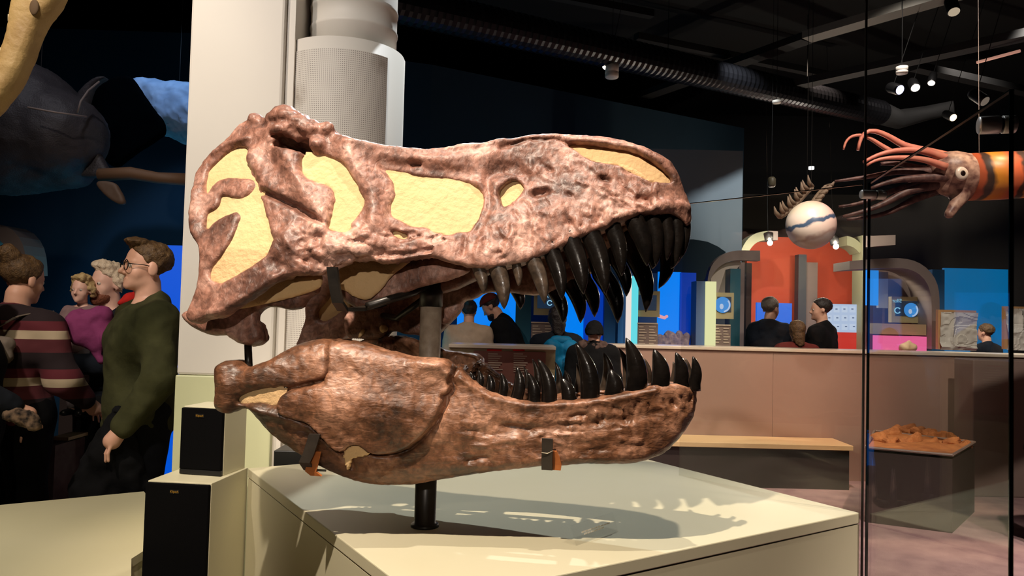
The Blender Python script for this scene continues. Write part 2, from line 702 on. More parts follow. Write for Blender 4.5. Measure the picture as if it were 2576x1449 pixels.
FEN_ORB = [(756, 391), (757, 413), (759, 436), (779, 449), (804, 457), (825, 465), (837, 482), (843, 500), (837, 513), (836, 521), (831, 550),
           (820, 563), (828, 575), (849, 577), (880, 577), (881, 557), (895, 540), (912, 518), (913, 504), (899, 477), (896, 463), (881, 438),
           (865, 410), (854, 398), (837, 395), (827, 389), (813, 390), (792, 388), (767, 388)]
FEN_ANT = [(950, 419), (983, 421), (1017, 428), (1039, 435), (1077, 441), (1116, 445), (1144, 449), (1171, 453), (1196, 463), (1208, 477),
           (1214, 493), (1210, 521), (1199, 548), (1182, 576), (1171, 580), (1149, 579), (1133, 586), (1111, 584), (1088, 577), (1066, 566),
           (1039, 565), (1017, 558), (997, 546), (982, 541), (978, 532), (980, 510), (990, 488), (990, 471), (983, 449), (967, 432)]
FEN_MAX = [(1254, 477), (1262, 466), (1282, 452), (1298, 450), (1309, 460), (1316, 468), (1306, 488), (1287, 507), (1268, 521), (1260, 510), (1254, 493)]
FEN_JUG = [(979, 582), (985, 577), (1000, 580), (1014, 588), (1020, 595), (1008, 596), (992, 592)]
FEN_NAR = [(1428, 362), (1472, 361), (1530, 371), (1588, 380), (1620, 393), (1652, 413), (1675, 433), (1689, 451), (1683, 456), (1646, 452),
           (1620, 442), (1588, 425), (1562, 409), (1530, 404), (1501, 403), (1472, 387), (1449, 372)]
JAW_OUT = [(533, 932), (545, 917), (570, 906), (594, 906), (599, 919), (615, 925), (637, 917), (670, 905), (697, 887), (728, 872), (758, 859), (804, 853),
           (864, 853), (910, 858), (955, 872), (1001, 885), (1047, 896), (1092, 900), (1125, 902), (1137, 911), (1151, 926), (1181, 954),
           (1212, 978), (1242, 991), (1285, 1002), (1321, 1008), (1364, 1014), (1409, 1008), (1455, 1005), (1500, 999), (1534, 996),
           (1576, 988), (1607, 981), (1637, 972), (1667, 967), (1713, 966), (1748, 969), (1758, 978), (1760, 1002), (1755, 1026), (1740, 1060),
           (1713, 1102), (1692, 1127), (1667, 1148), (1631, 1162), (1591, 1169), (1546, 1172), (1485, 1172), (1424, 1175), (1364, 1178),
           (1288, 1183), (1212, 1193), (1151, 1206), (1105, 1216), (1062, 1222), (1001, 1230), (955, 1233), (925, 1233), (880, 1224),
           (834, 1209), (813, 1199), (798, 1190), (777, 1176), (758, 1163), (728, 1139), (697, 1115), (658, 1078), (634, 1051), (621, 1036),
           (612, 1030), (591, 1031), (573, 1042), (558, 1042), (536, 1030), (532, 1014), (536, 984), (533, 960)]
FEN_JAW = [(593, 1008), (606, 996), (630, 988), (670, 981), (700, 979), (706, 984), (703, 997), (694, 1014), (682, 1020), (652, 1011), (630, 1014), (600, 1015)]
SURANG = [(715, 985), (760, 974), (815, 963), (838, 930), (835, 838), (1000, 845), (1120, 870), (1152, 905), (1140, 935), (1128, 958), (1136, 975), (1130, 989), (1113, 992), (1118, 1008), (1110, 1032), (1077, 1081),
          (1047, 1112), (1016, 1133), (971, 1142), (931, 1139), (916, 1124), (898, 1118), (880, 1121), (867, 1137), (845, 1130), (820, 1100), (790, 1065), (750, 1050), (710, 1040), (700, 1010)]
JAW_PATCH = [(866, 1142), (876, 1128), (898, 1119), (918, 1130), (930, 1140), (915, 1146), (886, 1150), (880, 1168), (876, 1182), (872, 1165)]


def bone_material(name, dark, mid, light, rough=0.48, streak=(0.8, 0.8, 0.55)):
    m = bpy.data.materials.new(name)
    m.use_nodes = True
    nt = m.node_tree
    N, L = nt.nodes, nt.links
    b = N['Principled BSDF']
    tc = N.new('ShaderNodeTexCoord')
    n1 = N.new('ShaderNodeTexNoise')
    n1.inputs['Scale'].default_value = 7.0
    n1.inputs['Detail'].default_value = 6.0
    n1.inputs['Roughness'].default_value = 0.65
    L.new(tc.outputs['Object'], n1.inputs['Vector'])
    r1 = N.new('ShaderNodeValToRGB')
    e = r1.color_ramp.elements
    e[0].position, e[0].color = 0.36, dark
    e[1].position, e[1].color = 0.66, light
    k = e.new(0.5)
    k.color = mid
    L.new(n1.outputs['Fac'], r1.inputs['Fac'])
    # fine mottling
    n2 = N.new('ShaderNodeTexNoise')
    n2.inputs['Scale'].default_value = 45.0
    n2.inputs['Detail'].default_value = 5.0
    n2.inputs['Distortion'].default_value = 1.2
    L.new(tc.outputs['Object'], n2.inputs['Vector'])
    r2 = N.new('ShaderNodeValToRGB')
    r2.color_ramp.elements[0].position, r2.color_ramp.elements[0].color = 0.35, (0.45, 0.42, 0.4, 1)
    r2.color_ramp.elements[1].position, r2.color_ramp.elements[1].color = 0.65, (1.25, 1.2, 1.15, 1)
    L.new(n2.outputs['Fac'], r2.inputs['Fac'])
    mx = N.new('ShaderNodeMix')
    mx.data_type = 'RGBA'
    mx.blend_type = 'MULTIPLY'
    mx.inputs['Factor'].default_value = 0.75
    L.new(r1.outputs['Color'], mx.inputs[6])
    L.new(r2.outputs['Color'], mx.inputs[7])
    L.new(mx.outputs[2], b.inputs['Base Color'])
    # wrinkled varnish relief
    mp = N.new('ShaderNodeMapping')
    mp.inputs['Scale'].default_value = (1.0, 1.0, 0.8)
    L.new(tc.outputs['Object'], mp.inputs['Vector'])
    n3 = N.new('ShaderNodeTexNoise')
    n3.noise_type = 'RIDGED_MULTIFRACTAL'
    n3.inputs['Scale'].default_value = 22.0
    n3.inputs['Detail'].default_value = 5.0
    n3.inputs['Distortion'].default_value = 0.6
    L.new(mp.outputs['Vector'], n3.inputs['Vector'])
    n4 = N.new('ShaderNodeTexNoise')
    n4.inputs['Scale'].default_value = 85.0
    n4.inputs['Detail'].default_value = 6.0
    n4.inputs['Distortion'].default_value = 0.7
    mp2 = N.new('ShaderNodeMapping')
    mp2.inputs['Scale'].default_value = streak
    L.new(tc.outputs['Object'], mp2.inputs['Vector'])
    L.new(mp2.outputs['Vector'], n4.inputs['Vector'])
    ma = N.new('ShaderNodeMath')
    ma.operation = 'MULTIPLY_ADD'
    L.new(n3.outputs['Fac'], ma.inputs[0])
    ma.inputs[1].default_value = 0.28
    L.new(n4.outputs['Fac'], ma.inputs[2])
    bp = N.new('ShaderNodeBump')
    bp.inputs['Strength'].default_value = 0.7
    bp.inputs['Distance'].default_value = 0.005
    L.new(ma.outputs[0], bp.inputs['Height'])
    L.new(bp.outputs['Normal'], b.inputs['Normal'])
    b.inputs['Roughness'].default_value = rough
    b.inputs['Coat Weight'].default_value = 0.12
    b.inputs['Coat Roughness'].default_value = 0.3
    return m


M_BONE = bone_material('varnished_bone', srgb(92, 62, 52), srgb(154, 111, 96), srgb(206, 166, 152))
M_BONEJ = bone_material('varnished_bone_jaw', srgb(68, 47, 33), srgb(126, 86, 62), srgb(188, 142, 116), streak=(0.4, 0.6, 0.9), rough=0.4)
M_FILL = mat('plaster_fill', srgb(218, 181, 130), 0.85, color2=srgb(224, 190, 142), nscale=9, bump=0.55, bscale=55)
M_TOOTH = mat('black_tooth_enamel', srgb(12, 10, 9), 0.24, color2=srgb(26, 21, 18), nscale=30, bump=0.12, bscale=60, coat=0.4)
M_TOOTHW = mat('worn_lit_tooth_enamel', srgb(26, 21, 18), 0.32, color2=srgb(84, 70, 58), nscale=40, bump=0.15, bscale=70, coat=0.3)  # worn upper teeth; also the lightened colour of the lit far lower row
M_STEEL_BLACK = mat('black_painted_steel', srgb(24, 22, 20), 0.35, color2=srgb(40, 36, 32), nscale=30)
M_STEEL_WORN = mat('worn_lit_steel', srgb(140, 122, 104), 0.5, color2=srgb(186, 168, 148), nscale=38, bump=0.15, bscale=80)  # worn upper post, its colour also lightened to look lit
M_LEATHER = mat('tan_leather', srgb(176, 96, 44), 0.6, color2=srgb(196, 118, 62), nscale=40)
M_STRAP = mat('dark_clamp_steel', srgb(52, 46, 42), 0.45, color2=srgb(74, 66, 60), nscale=30, metal=0.3)


def relief_2d(P, feats):
    """feats: (polyline in (s,z), radius, amplitude)"""
    R = np.zeros(len(P))
    for pts, rad, amp in feats:
        d = line_d(P, pts)
        R += amp * np.exp(-(d / rad) ** 2)
    return R


def upl(pts):
    return px_poly(pts, True)


def lpl(pts):
    return px_poly(pts, False)


def displace(v, q, amp1=0.004, amp2=0.0018):
    n = vert_normals(v, q)
    a = vnoise(v, 11.0) * amp1 * 0.8 + vnoise(v, 34.0) * amp1 * 0.3 + vnoise(v, 80.0) * amp2
    return v + n * a[:, None]


def build_cranium():
    h = 0.0045
    S, V, Z = grid((-.66, -.40, -.12), (.80, .40, .60), h)
    gs, gz = np.meshgrid(S, Z, indexing='ij')
    P = np.stack([gs.ravel(), gz.ravel()], 1).astype(np.float64)
    out = chaikin(px_poly(CR_OUT), n=1)
    d_out = poly_sd(P, out)
    d = d_out.copy()
    for fn in (FEN_TEMP, FEN_ORB, FEN_ANT, FEN_MAX, FEN_JUG, FEN_NAR):
        df = poly_sd(P, chaikin(px_poly(fn), n=1))
        d = np.maximum(d, -df)
    # relief of the side: bars, ridges, pits
    feats = [
        (upl([(700, 330), (720, 390), (760, 460), (800, 520), (815, 560)]), .032, .022),        # postorbital bar
        (upl([(640, 390), (660, 440), (700, 480)]), .03, .012),
        (upl([(662, 482), (700, 500), (745, 520), (810, 560)]), .008, -.024),                                # suture under it
        (upl([(860, 350), (900, 420), (945, 480), (945, 560)]), .024, .016),                     # lacrimal
        (upl([(900, 365), (1000, 395), (1130, 400), (1240, 385)]), .02, .010),                   # upper bar
        (upl([(960, 410), (1100, 430), (1180, 440)]), .02, -.012),
        (upl([(880, 355), (1000, 372), (1150, 368), (1260, 352), (1400, 345)]), .012, .010),     # nasal ridge
        (upl([(1260, 372), (1330, 352), (1400, 350), (1440, 365)]), .005, -.009),                # nasal seam
        (upl([(1440, 365), (1500, 402), (1560, 410)]), .005, -.006),
        (upl([(1428, 350), (1530, 358), (1600, 372), (1660, 405), (1700, 450)]), .012, .008),
        (upl([(1245, 430), (1290, 418), (1320, 445)]), .022, -.018),                             # antorbital fossa
        (upl([(1225, 440), (1228, 520), (1200, 585)]), .014, -.010),
        (upl([(1225, 590), (1320, 560), (1400, 530)]), .04, .006),
        (upl([(1345, 485), (1372, 482)]), .010, -.022),                                          # foramina
        (upl([(1515, 448), (1530, 452)]), .008, -.016),
        (upl([(1033, 409), (1052, 410)]), .007, -.03),
        (upl([(1606, 497), (1625, 500)]), .008, -.016),
        (upl([(1540, 492), (1550, 494)]), .006, -.012),
        (upl([(1560, 405), (1590, 430), (1640, 480)]), .012, .010),
        (upl([(1575, 425), (1600, 445), (1630, 470)]), .008, -.012),
        (upl([(1540, 545), (1600, 530), (1690, 515), (1725, 520)]), .014, .010),
        (upl([(700, 700), (620, 750), (540, 790)]), .026, .014),                                 # quadratojugal bar
        (upl([(690, 660), (720, 690)]), .018, -.012),
        (upl([(720, 600), (800, 620), (900, 610)]), .03, .010),
        (upl([(760, 655), (820, 665), (860, 645)]), .012, -.010),
        (upl([(930, 600), (1000, 620), (1090, 625)]), .03, .008),
        (upl([(940, 640), (1010, 640), (1080, 630)]), .007, -.012),
        (upl([(490, 480), (486, 540), (488, 580)]), .02, .010),
        (upl([(540, 385), (580, 360), (625, 350)]), .010, .014),
        (upl([(600, 320), (660, 330), (720, 360), (740, 385)]), .03, .006),
        (upl([(1190, 640), (1240, 625), (1290, 635)]), .02, .005),
    ]
    rp = random.Random(3)
    for x in range(1150, 1660, 30):
        x += rp.uniform(-10, 10)                                                              # pits above the tooth line
        yb = np.interp(x, [1150, 1240, 1340, 1460, 1560, 1660], [660, 668, 645, 590, 553, 526])
        if rp.random() < .5:
            yy = yb - rp.uniform(12, 34)
            feats.append((upl([(x, yy), (x + rp.uniform(2, 14), yy - rp.uniform(0, 6))]), rp.uniform(.003, .006), -rp.uniform(.005, .010)))
        y0 = yb - rp.uniform(8, 40)
        feats.append((upl([(x + 20, y0), (x + 20 + rp.uniform(-4, 16), y0 - rp.uniform(25, 70))]), rp.uniform(.005, .010), rp.choice((-1, 1)) * rp.uniform(.003, .006)))
    for _ in range(46):
        x = rp.uniform(1250, 1660)
        y = np.interp(x, [1250, 1440, 1660], [rp.uniform(380, 640), rp.uniform(400, 570), rp.uniform(470, 515)])
        an = rp.uniform(.2, 1.5)
        l_ = rp.uniform(12, 45)
        feats.append((upl([(x, y), (x + l_ * math.cos(an), y + l_ * math.sin(an))]), rp.uniform(.003, .007), rp.choice((-1, -1, 1)) * rp.uniform(.003, .007)))
    for _ in range(40):
        x = rp.uniform(700, 1100)
        y = np.interp(x, [700, 860, 1100], [650, 620, 610]) + rp.uniform(-30, 28)
        an = rp.uniform(-.5, .5)
        l_ = rp.uniform(10, 50)
        feats.append((upl([(x, y), (x + l_ * math.cos(an), y + l_ * math.sin(an))]), rp.uniform(.003, .006), rp.choice((-1, -1, 1)) * rp.uniform(.003, .007)))
    rel = relief_2d(P, feats)
    W = w_up(P[:, 0], P[:, 1])
    Wn = (W + rel)
    sh = gs.shape
    d = d.reshape(sh).astype(np.float32)
    d_out = d_out.reshape(sh).astype(np.float32)
    W2 = Wn.reshape(sh).astype(np.float32)
    g = np.sqrt(1 + np.gradient(W2, h, axis=0) ** 2 + np.gradient(W2, h, axis=1) ** 2).astype(np.float32)
    g = np.minimum(g, 3.0)
    av = np.abs(V)[None, :, None]
    th = 0.046
    sd_out = (av - W2[:, None, :]) / g[:, None, :]
    sheet = np.abs(sd_out + th / 2) - th / 2
    F = smax(sheet, np.broadcast_to(d[:, None, :], sheet.shape), 0.016)
    # roof: everything close under the top outline, from side to side
    top = np.full(len(S), -1.0)
    ins = d_out < 0
    for i in range(len(S)):
        w = np.nonzero(ins[i])[0]
        if len(w):
            top[i] = Z[w[-1]]
    top = np.maximum(top, -0.1)
    ker = np.exp(-np.linspace(-2, 2, 9) ** 2)
    topS = np.convolve(np.pad(top, 4, 'edge'), ker / ker.sum(), 'valid').astype(np.float32)
    roof_z = topS[:, None, None] - 0.018 * np.ones((1, len(V), 1), dtype=np.float32)
    zz = Z[None, None, :]
    roof = np.maximum(zz - roof_z, roof_z - 0.06 - zz)
    roof = smax(roof, sd_out + 0.01, 0.03)
    roof = np.maximum(roof, np.broadcast_to(d_out[:, None, :], roof.shape))
    roof = np.maximum(roof, -(S[:, None, None] + 0.47))
    F = smin(F, roof, 0.02)
    del roof, sheet
    # back wall and front of the snout
    ss = S[:, None, None]
    back = np.maximum(np.abs(ss + 0.40 + 0.1 * av) - 0.02, np.maximum(av - W2[:, None, :] + 0.02, np.maximum(0.17 - zz, zz - topS[:, None, None] + 0.03)))
    F = smin(F, back, 0.02)
    prem = np.maximum(np.maximum(0.63 - ss, sd_out + 0.01), np.maximum(0.155 + (0.72 - ss) * 0.1 - zz, np.broadcast_to(d_out[:, None, :], back.shape) + 0.005))
    prem = np.maximum(prem, zz - 0.30)
    F = smin(F, prem, 0.02)
    del back, prem
    dn = poly_sd(P, chaikin(px_poly(FEN_NAR), n=1)).reshape(sh).astype(np.float32)
    F = smax(F, np.minimum(-dn[:, None, :] + 0 * av, 1.0) * 1.0 - 0.0, 0.012) if False else np.where(av > W2[:, None, :] - 0.055, smax(F, np.broadcast_to(-dn[:, None, :], F.shape), 0.016), F)
    # deep pocket under the crest on the near and far side
    for (px, py, rs, rv, rz) in ((742, 362, .060, .12, .020), (715, 345, .035, .09, .012), (775, 372, .03, .09, .018)):
        s0, z0 = px_side(px, py)
        w0 = float(w_up(s0, z0))
        k0 = np.sqrt(((ss - s0) / rs) ** 2 + ((av - w0) / rv) ** 2 + ((zz - z0) / rz) ** 2)
        F = smax(F, (1 - k0) * min(rs, rv, rz), 0.008)
    # lumpy crest
    for (px, py, r) in ((712, 296, .036), (735, 308, .036), (758, 318, .032), (688, 306, .026), (785, 326, .024), (822, 325, .020), (640, 300, .02), (800, 365, .022)):
        s0, z0 = px_side(px, py)
        w0 = float(w_up(s0, z0)) - 0.002
        k0 = np.sqrt((ss - s0) ** 2 + (av - w0) ** 2 + (zz - z0) ** 2) - r
        F = smin(F, k0, 0.012)
    v, q = surface_nets(F, (S[0], V[0], Z[0]), h)
    v = displace(v, q, 0.0042, 0.0015)
    # rougher cheek and crest
    n = vert_normals(v, q)
    for (px, py, rad, amp) in ((790, 640, .11, .007), (735, 310, .10, .009), (900, 620, .08, .004), (1400, 470, .25, .0022)):
        s0, z0 = px_side(px, py)
        wgt = np.exp(-(((v[:, 0] - s0) ** 2 + (v[:, 2] - z0) ** 2) / rad ** 2))
        v = v + n * (wgt * amp * (vnoise(v, 42.0) + 0.6 * vnoise(v, 90.0)))[:, None]
    return to_world(v[:, 0], v[:, 1], v[:, 2], True), q


def build_lower_jaw():
    h = 0.0045
    S, V, Z = grid((-.68, -.36, -.50), (.80, .36, .02), h)
    gs, gz = np.meshgrid(S, Z, indexing='ij')
    P = np.stack([gs.ravel(), gz.ravel()], 1).astype(np.float64)
    d = poly_sd(P, chaikin(lpl(JAW_OUT), n=1))
    d = np.maximum(d, -poly_sd(P, chaikin(lpl(FEN_JAW), n=1)))
    dsu = poly_sd(P, chaikin(lpl(SURANG), n=1))
    feats = [
        (lpl([(700, 985), (760, 972), (815, 962)]), .008, -.020),
        (lpl([(560, 925), (570, 970), (560, 1020)]), .03, .02),
        (lpl([(640, 940), (760, 910), (880, 890), (1010, 905), (1100, 915)]), .035, .012),
        (lpl([(1060, 905), (1120, 920), (1135, 940)]), .012, .008),
        (lpl([(640, 1030), (720, 1050), (790, 1075), (830, 1120), (860, 1150)]), .012, .012),
        (lpl([(700, 1070), (760, 1110)]), .03, .010),
        (lpl([(1160, 950), (1240, 1000), (1320, 1018), (1450, 1015), (1560, 1000), (1650, 980)]), .010, .010),
        (lpl([(1200, 1090), (1350, 1080), (1500, 1065), (1650, 1040)]), .012, -.007),
        (lpl([(1180, 1160), (1220, 1150), (1240, 1165)]), .008, -.009),
        (lpl([(1000, 1190), (1200, 1175), (1400, 1160), (1600, 1150)]), .03, .010),
        (lpl([(900, 1190), (960, 1200)]), .03, .010),
        (lpl([(870, 1150), (880, 1180)]), .010, -.014),
        (lpl([(1435, 1050), (1470, 1042)]), .006, -.009),
        (lpl([(1250, 1065), (1330, 1085)]), .010, -.006),
    ]
    rj = random.Random(5)
    for _ in range(44):
        x = rj.uniform(1420, 1745)
        y = np.interp(x, [1420, 1745], [1058, 1012]) + rj.uniform(-22, 18)
        feats.append((lpl([(x, y), (x + rj.uniform(-3, 6), y + rj.uniform(3, 14))]), rj.uniform(.003, .006), rj.choice((-1, -1, 1)) * rj.uniform(.003, .007)))
    for _ in range(40):
        x = rj.uniform(1130, 1640)
        y = rj.uniform(1060, 1160)
        feats.append((lpl([(x, y), (x + rj.uniform(15, 70), y + rj.uniform(-6, 6))]), rj.uniform(.003, .006), rj.choice((-1, 1)) * rj.uniform(.002, .005)))
    rel = relief_2d(P, feats) + 0.022 * sstep(0.003, -0.003, dsu) - 0.016 * np.exp(-((dsu - 0.006) / 0.005) ** 2) * sstep(-.30, -.18, P[:, 0])
    rel = rel + 0.012 * sstep(0, -0.10, dsu)
    W = w_low(P[:, 0], P[:, 1])
    zc = np.interp(P[:, 0], [-.6, -.2, .2, .7], [-.24, -.26, -.32, -.30])
    W = W + rel - 0.9 * np.maximum(0, zc - 0.06 - P[:, 1]) ** 1.5      # the lower margin rolls inwards
    sh = gs.shape
    d = d.reshape(sh).astype(np.float32)
    W2 = W.reshape(sh).astype(np.float32)
    g = np.minimum(np.sqrt(1 + np.gradient(W2, h, axis=0) ** 2 + np.gradient(W2, h, axis=1) ** 2), 3.0).astype(np.float32)
    av = np.abs(V)[None, :, None]
    th = np.interp(S, [-.66, -.5, -.3, 0, .3, .6, .76], [.09, .075, .05, .05, .055, .06, .07]).astype(np.float32)[:, None, None]
    sd = (av - W2[:, None, :]) / g[:, None, :]
    F = smax(np.abs(sd + th / 2) - th / 2, np.broadcast_to(d[:, None, :], sd.shape), 0.026)
    v, q = surface_nets(F, (S[0], V[0], Z[0]), h)
    v = displace(v, q, 0.0035, 0.0014)
    return to_world(v[:, 0], v[:, 1], v[:, 2], False), q


def fill_panel(name, pts, up, parent, sign=-1, depth=0.02, grow=0.014, m=None, n=2, h=0.009):
    """a thin curved plaster sheet behind an opening"""
    out = chaikin(px_poly(pts, up), n=1)
    lo, hi = out.min(0) - 0.03, out.max(0) + 0.03
    S = np.arange(lo[0], hi[0] + h, h)
    Z = np.arange(lo[1], hi[1] + h, h)
    gs, gz = np.meshgrid(S, Z, indexing='ij')
    P = np.stack([gs.ravel(), gz.ravel()], 1)
    ins = (poly_sd(P, out) < grow).reshape(gs.shape)
    W = (w_up if up else w_low)(gs, gz) - depth
    W = np.maximum(W, 0.012)
    pf = to_world(gs, sign * W, gz, up)
    pb = to_world(gs, sign * np.maximum(W - 0.012, 0.004), gz, up)
    cell = ins[:-1, :-1] & ins[1:, :-1] & ins[:-1, 1:] & ins[1:, 1:]
    idx = -np.ones((2,) + gs.shape, dtype=int)
    verts, faces = [], []

    def vid(k, i, j):
        if idx[k, i, j] < 0:
            idx[k, i, j] = len(verts)
            verts.append((pf if k == 0 else pb)[i, j])
        return idx[k, i, j]
    ni, nj = cell.shape
    for i in range(ni):
        for j in range(nj):
            if not cell[i, j]:
                continue
            a = [(i, j), (i + 1, j), (i + 1, j + 1), (i, j + 1)]
            f0 = [vid(0, *c) for c in a]
            f1 = [vid(1, *c) for c in a]
            faces.append(f0)
            faces.append(f1[::-1])
            for e, (di, dj) in enumerate(((0, -1), (1, 0), (0, 1), (-1, 0))):
                ii, jj = i + di, j + dj
                if not (0 <= ii < ni and 0 <= jj < nj and cell[ii, jj]):
                    faces.append([f0[e], f1[e], f1[(e + 1) % 4], f0[(e + 1) % 4]])
    return mesh_obj(name, verts, faces, m or M_FILL, parent, smooth=True)


def tooth(name, base, tip, width, v, m, parent, up=True, thick=0.72, curve=0.12, root=0.25, vt=None):
    """a curved conical tooth; base and tip are pixels, v its distance from the midline"""
    bs = np.array(px_on(base[0], base[1], v, up))
    ts = np.array(px_on(tip[0], tip[1], v if vt is None else vt, up))
    vt = v if vt is None else vt
    ln = np.linalg.norm(ts - bs)
    bw = to_world(bs[0], v, bs[1], up)
    dist = bw[1]
    w = width * dist / FPX
    ax = (ts - bs) / ln
    pe = np.array([-ax[1], ax[0]])
    side = 1 if pe[0] > 0 else -1
    n, seg = 14, 14
    verts, faces = [], []
    T = UT if up else SK_T
    Nn = UN if up else UPZ
    for i in range(n + 1):
        t = -root + (1 + root) * i / n
        bend = curve * ln * (1 - (2 * max(t, 0) - 1) ** 2) if t > 0 else 0
        c2 = bs + ax * ln * t + pe * side * bend
        vv = v + (vt - v) * max(t, 0)
        r = 0.5 * w * (1 - max(t, 0) ** 2.3) ** 0.82 * (1 + 0.04 * min(t, 0)) + 0.0012
        if i == n:
            r = 0.0012
        for k in range(seg):
            th = 2 * math.pi * k / seg
            du = math.cos(th) * r
            dv = math.sin(th) * r * thick
            p2 = c2 + pe * du
            verts.append(SK_O + p2[0] * SK_A + (vv + dv) * T + p2[1] * Nn)
    for i in range(n):
        for k in range(seg):
            k2 = (k + 1) % seg
            faces.append([i * seg + k, i * seg + k2, (i + 1) * seg + k2, (i + 1) * seg + k])
    faces.append([k for k in range(seg)][::-1])
    faces.append([n * seg + k for k in range(seg)])
    return mesh_obj(name, verts, faces, m, parent, smooth=True)


cranium = empty('dinosaur_cranium', SK_O, 'large brown fossil dinosaur skull top with black upper teeth, raised on the steel post', 'dinosaur skull')
cv, cq = build_cranium()
mesh_obj('skull_bone', cv, cq, M_BONE, cranium, smooth=True)
for fn in (FEN_TEMP, FEN_ORB, FEN_ANT, FEN_MAX, FEN_JUG, FEN_NAR):
    for sg in (-1, 1):
        fill_panel('plaster_panel', fn, True, cranium, sg, depth=0.026 if fn is FEN_MAX else (0.016 if fn in (FEN_ANT, FEN_JUG, FEN_NAR) else 0.011))
lower_jaw = empty('dinosaur_lower_jaw', SK_O + np.array([0, 0, -0.35]), 'brown fossil dinosaur lower jaw with upright black teeth, below the skull', 'dinosaur jaw')
jv, jq = build_lower_jaw()
mesh_obj('jaw_bone', jv, jq, M_BONEJ, lower_jaw, smooth=True)
for sg in (-1, 1):
    fill_panel('plaster_panel', FEN_JAW, False, lower_jaw, sg, depth=0.013)
fill_panel('plaster_panel', JAW_PATCH, False, lower_jaw, -1, depth=-0.006, grow=0.003, h=0.0035)


def z6(u, v):
    return 1140 + u / 2.683, 520 + v / 2.683


def z8(u, v):
    return 1060 + u / 3.293, 820 + v / 3.293


# upper teeth, near side: base, tip, width (zoomed tracing)
UPT = [((175, 430), (208, 585), 82, 1), ((300, 428), (345, 690), 116, 1), ((430, 418), (442, 535), 58, 1), ((545, 378), (618, 655), 104, 1),
       ((668, 318), (735, 630), 112, 0), ((800, 258), (878, 590), 132, 0), ((930, 198), (1028, 592), 134, 0), ((1078, 145), (1138, 468), 112, 0),
       ((1222, 92), (1310, 400), 132, 0), ((1342, 72), (1368, 398), 104, 0), ((1432, 62), (1442, 362), 84, 0), ((1500, 60), (1500, 395), 84, 0),
       ((1562, 84), (1540, 345), 70, 0)]
for (b, t, w, worn) in UPT:
    bp, tp = z6(*b), z6(*t)
    s, z = px_side(*bp)
    wv = max(float(w_up(s, z)), 0.05)
    tooth('upper_tooth', bp, tp, w / 2.683, -(wv - 0.026), M_TOOTHW if worn else M_TOOTH, cranium, True, curve=0.05)
UPF = [((420, 560), (455, 692), 80), ((690, 590), (742, 790), 92), ((800, 545), (860, 785), 104), ((880, 500), (955, 745), 110),
       ((1010, 470), (1112, 785), 130), ((1110, 380), (1170, 605), 96), ((1225, 350), (1300, 712), 124), ((1440, 300), (1388, 552), 100),
       ((1330, 300), (1345, 420), 90), ((1500, 250), (1470, 420), 84)]
for (b, t, w) in UPF:
    bp, tp = z6(*b), z6(*t)
    s, z = px_on(bp[0], bp[1], 0.13, True)
    wv = max(float(w_up(min(s, .72), z)), 0.05)
    tooth('upper_tooth', bp, tp, w / 2.683, wv - 0.03, M_TOOTH, cranium, True, curve=0.10, root=0.6)
LOT = [((420, 460), (403, 380), 45, 0), ((480, 500), (475, 365), 58, 0), ((565, 545), (560, 398), 75, 0), ((670, 572), (660, 388), 76, 0),
       ((790, 592), (793, 338), 96, 0), ((928, 612), (882, 385), 96, 0), ((1058, 628), (968, 274), 122, 0), ((1222, 602), (1158, 430), 112, 0),
       ((1395, 600), (1280, 140), 152, 0), ((1590, 572), (1565, 355), 142, 0), ((1775, 542), (1695, 98), 168, 0), ((1978, 482), (1925, 190), 142, 0),
       ((2148, 478), (2108, 218), 112, 0), ((2262, 482), (2250, 252), 86, 0)]
for (b, t, w, worn) in LOT:
    bp, tp = z8(*b), z8(*t)
    s, z = px_side(bp[0], bp[1], False)
    wv = max(float(w_low(s, z)), 0.05)
    tooth('lower_tooth', bp, tp, 1.06 * w / 3.293, -(wv - 0.028), M_TOOTH, lower_jaw, False, curve=0.09)
LOF = [((850, 560), (848, 335), 44), ((945, 560), (920, 275), 70), ((1120, 560), (1105, 295), 56), ((1205, 560), (1190, 370), 56),
       ((1280, 560), (1285, 310), 70), ((1512, 560), (1508, 215), 110), ((1695, 530), (1638, 185), 86), ((1870, 500), (1848, 270), 44),
       ((2068, 480), (2085, 295), 52), ((2190, 470), (2185, 265), 50)]
for (b, t, w) in LOF:
    bp, tp = z8(*b), z8(*t)
    s, z = px_on(bp[0], bp[1], 0.10, False)
    wv = max(float(w_low(min(s, .72), z)), 0.03)
    tooth('lower_tooth', bp, tp, w / 3.293, wv - 0.028, M_TOOTHW, lower_jaw, False, curve=0.12, root=0.3)  # lighter enamel colour stands in for light on the far row


def slab_px(name, pts, v, th, up, m, parent, tilt=0.0, noise=0.003):
    """a thick bone plate cut to a traced outline in the plane of constant v"""
    out = chaikin(np.array([px_on(x, y, v, up) for x, y in pts]), n=1)
    lo, hi = out.min(0) - 0.02, out.max(0) + 0.02
    h = 0.006
    S, V, Z = grid((lo[0], -th - .02, lo[1]), (hi[0], th + .02, hi[1]), h)
    gs, gz = np.meshgrid(S, Z, indexing='ij')
    d = poly_sd(np.stack([gs.ravel(), gz.ravel()], 1).astype(float), out).reshape(gs.shape).astype(np.float32)
    c = (lo + hi) / 2
    off = tilt * (gz - c[1])
    F = smax(np.abs(V[None, :, None] - off[:, None, :]) - th / 2, np.broadcast_to(d[:, None, :], (len(S), len(V), len(Z))), 0.02)
    vv, q = surface_nets(F.astype(np.float32), (S[0], V[0], Z[0]), h)
    if noise:
        vv = displace(vv, q, noise, noise * 0.3)
    w = to_world(vv[:, 0], vv[:, 1] + v, vv[:, 2], up)
    return mesh_obj(name, w, q, m, parent, smooth=True)


def z5(u, v):
    return 800 + u / 4.262, 620 + v / 4.262


M_BONED = M_BONE
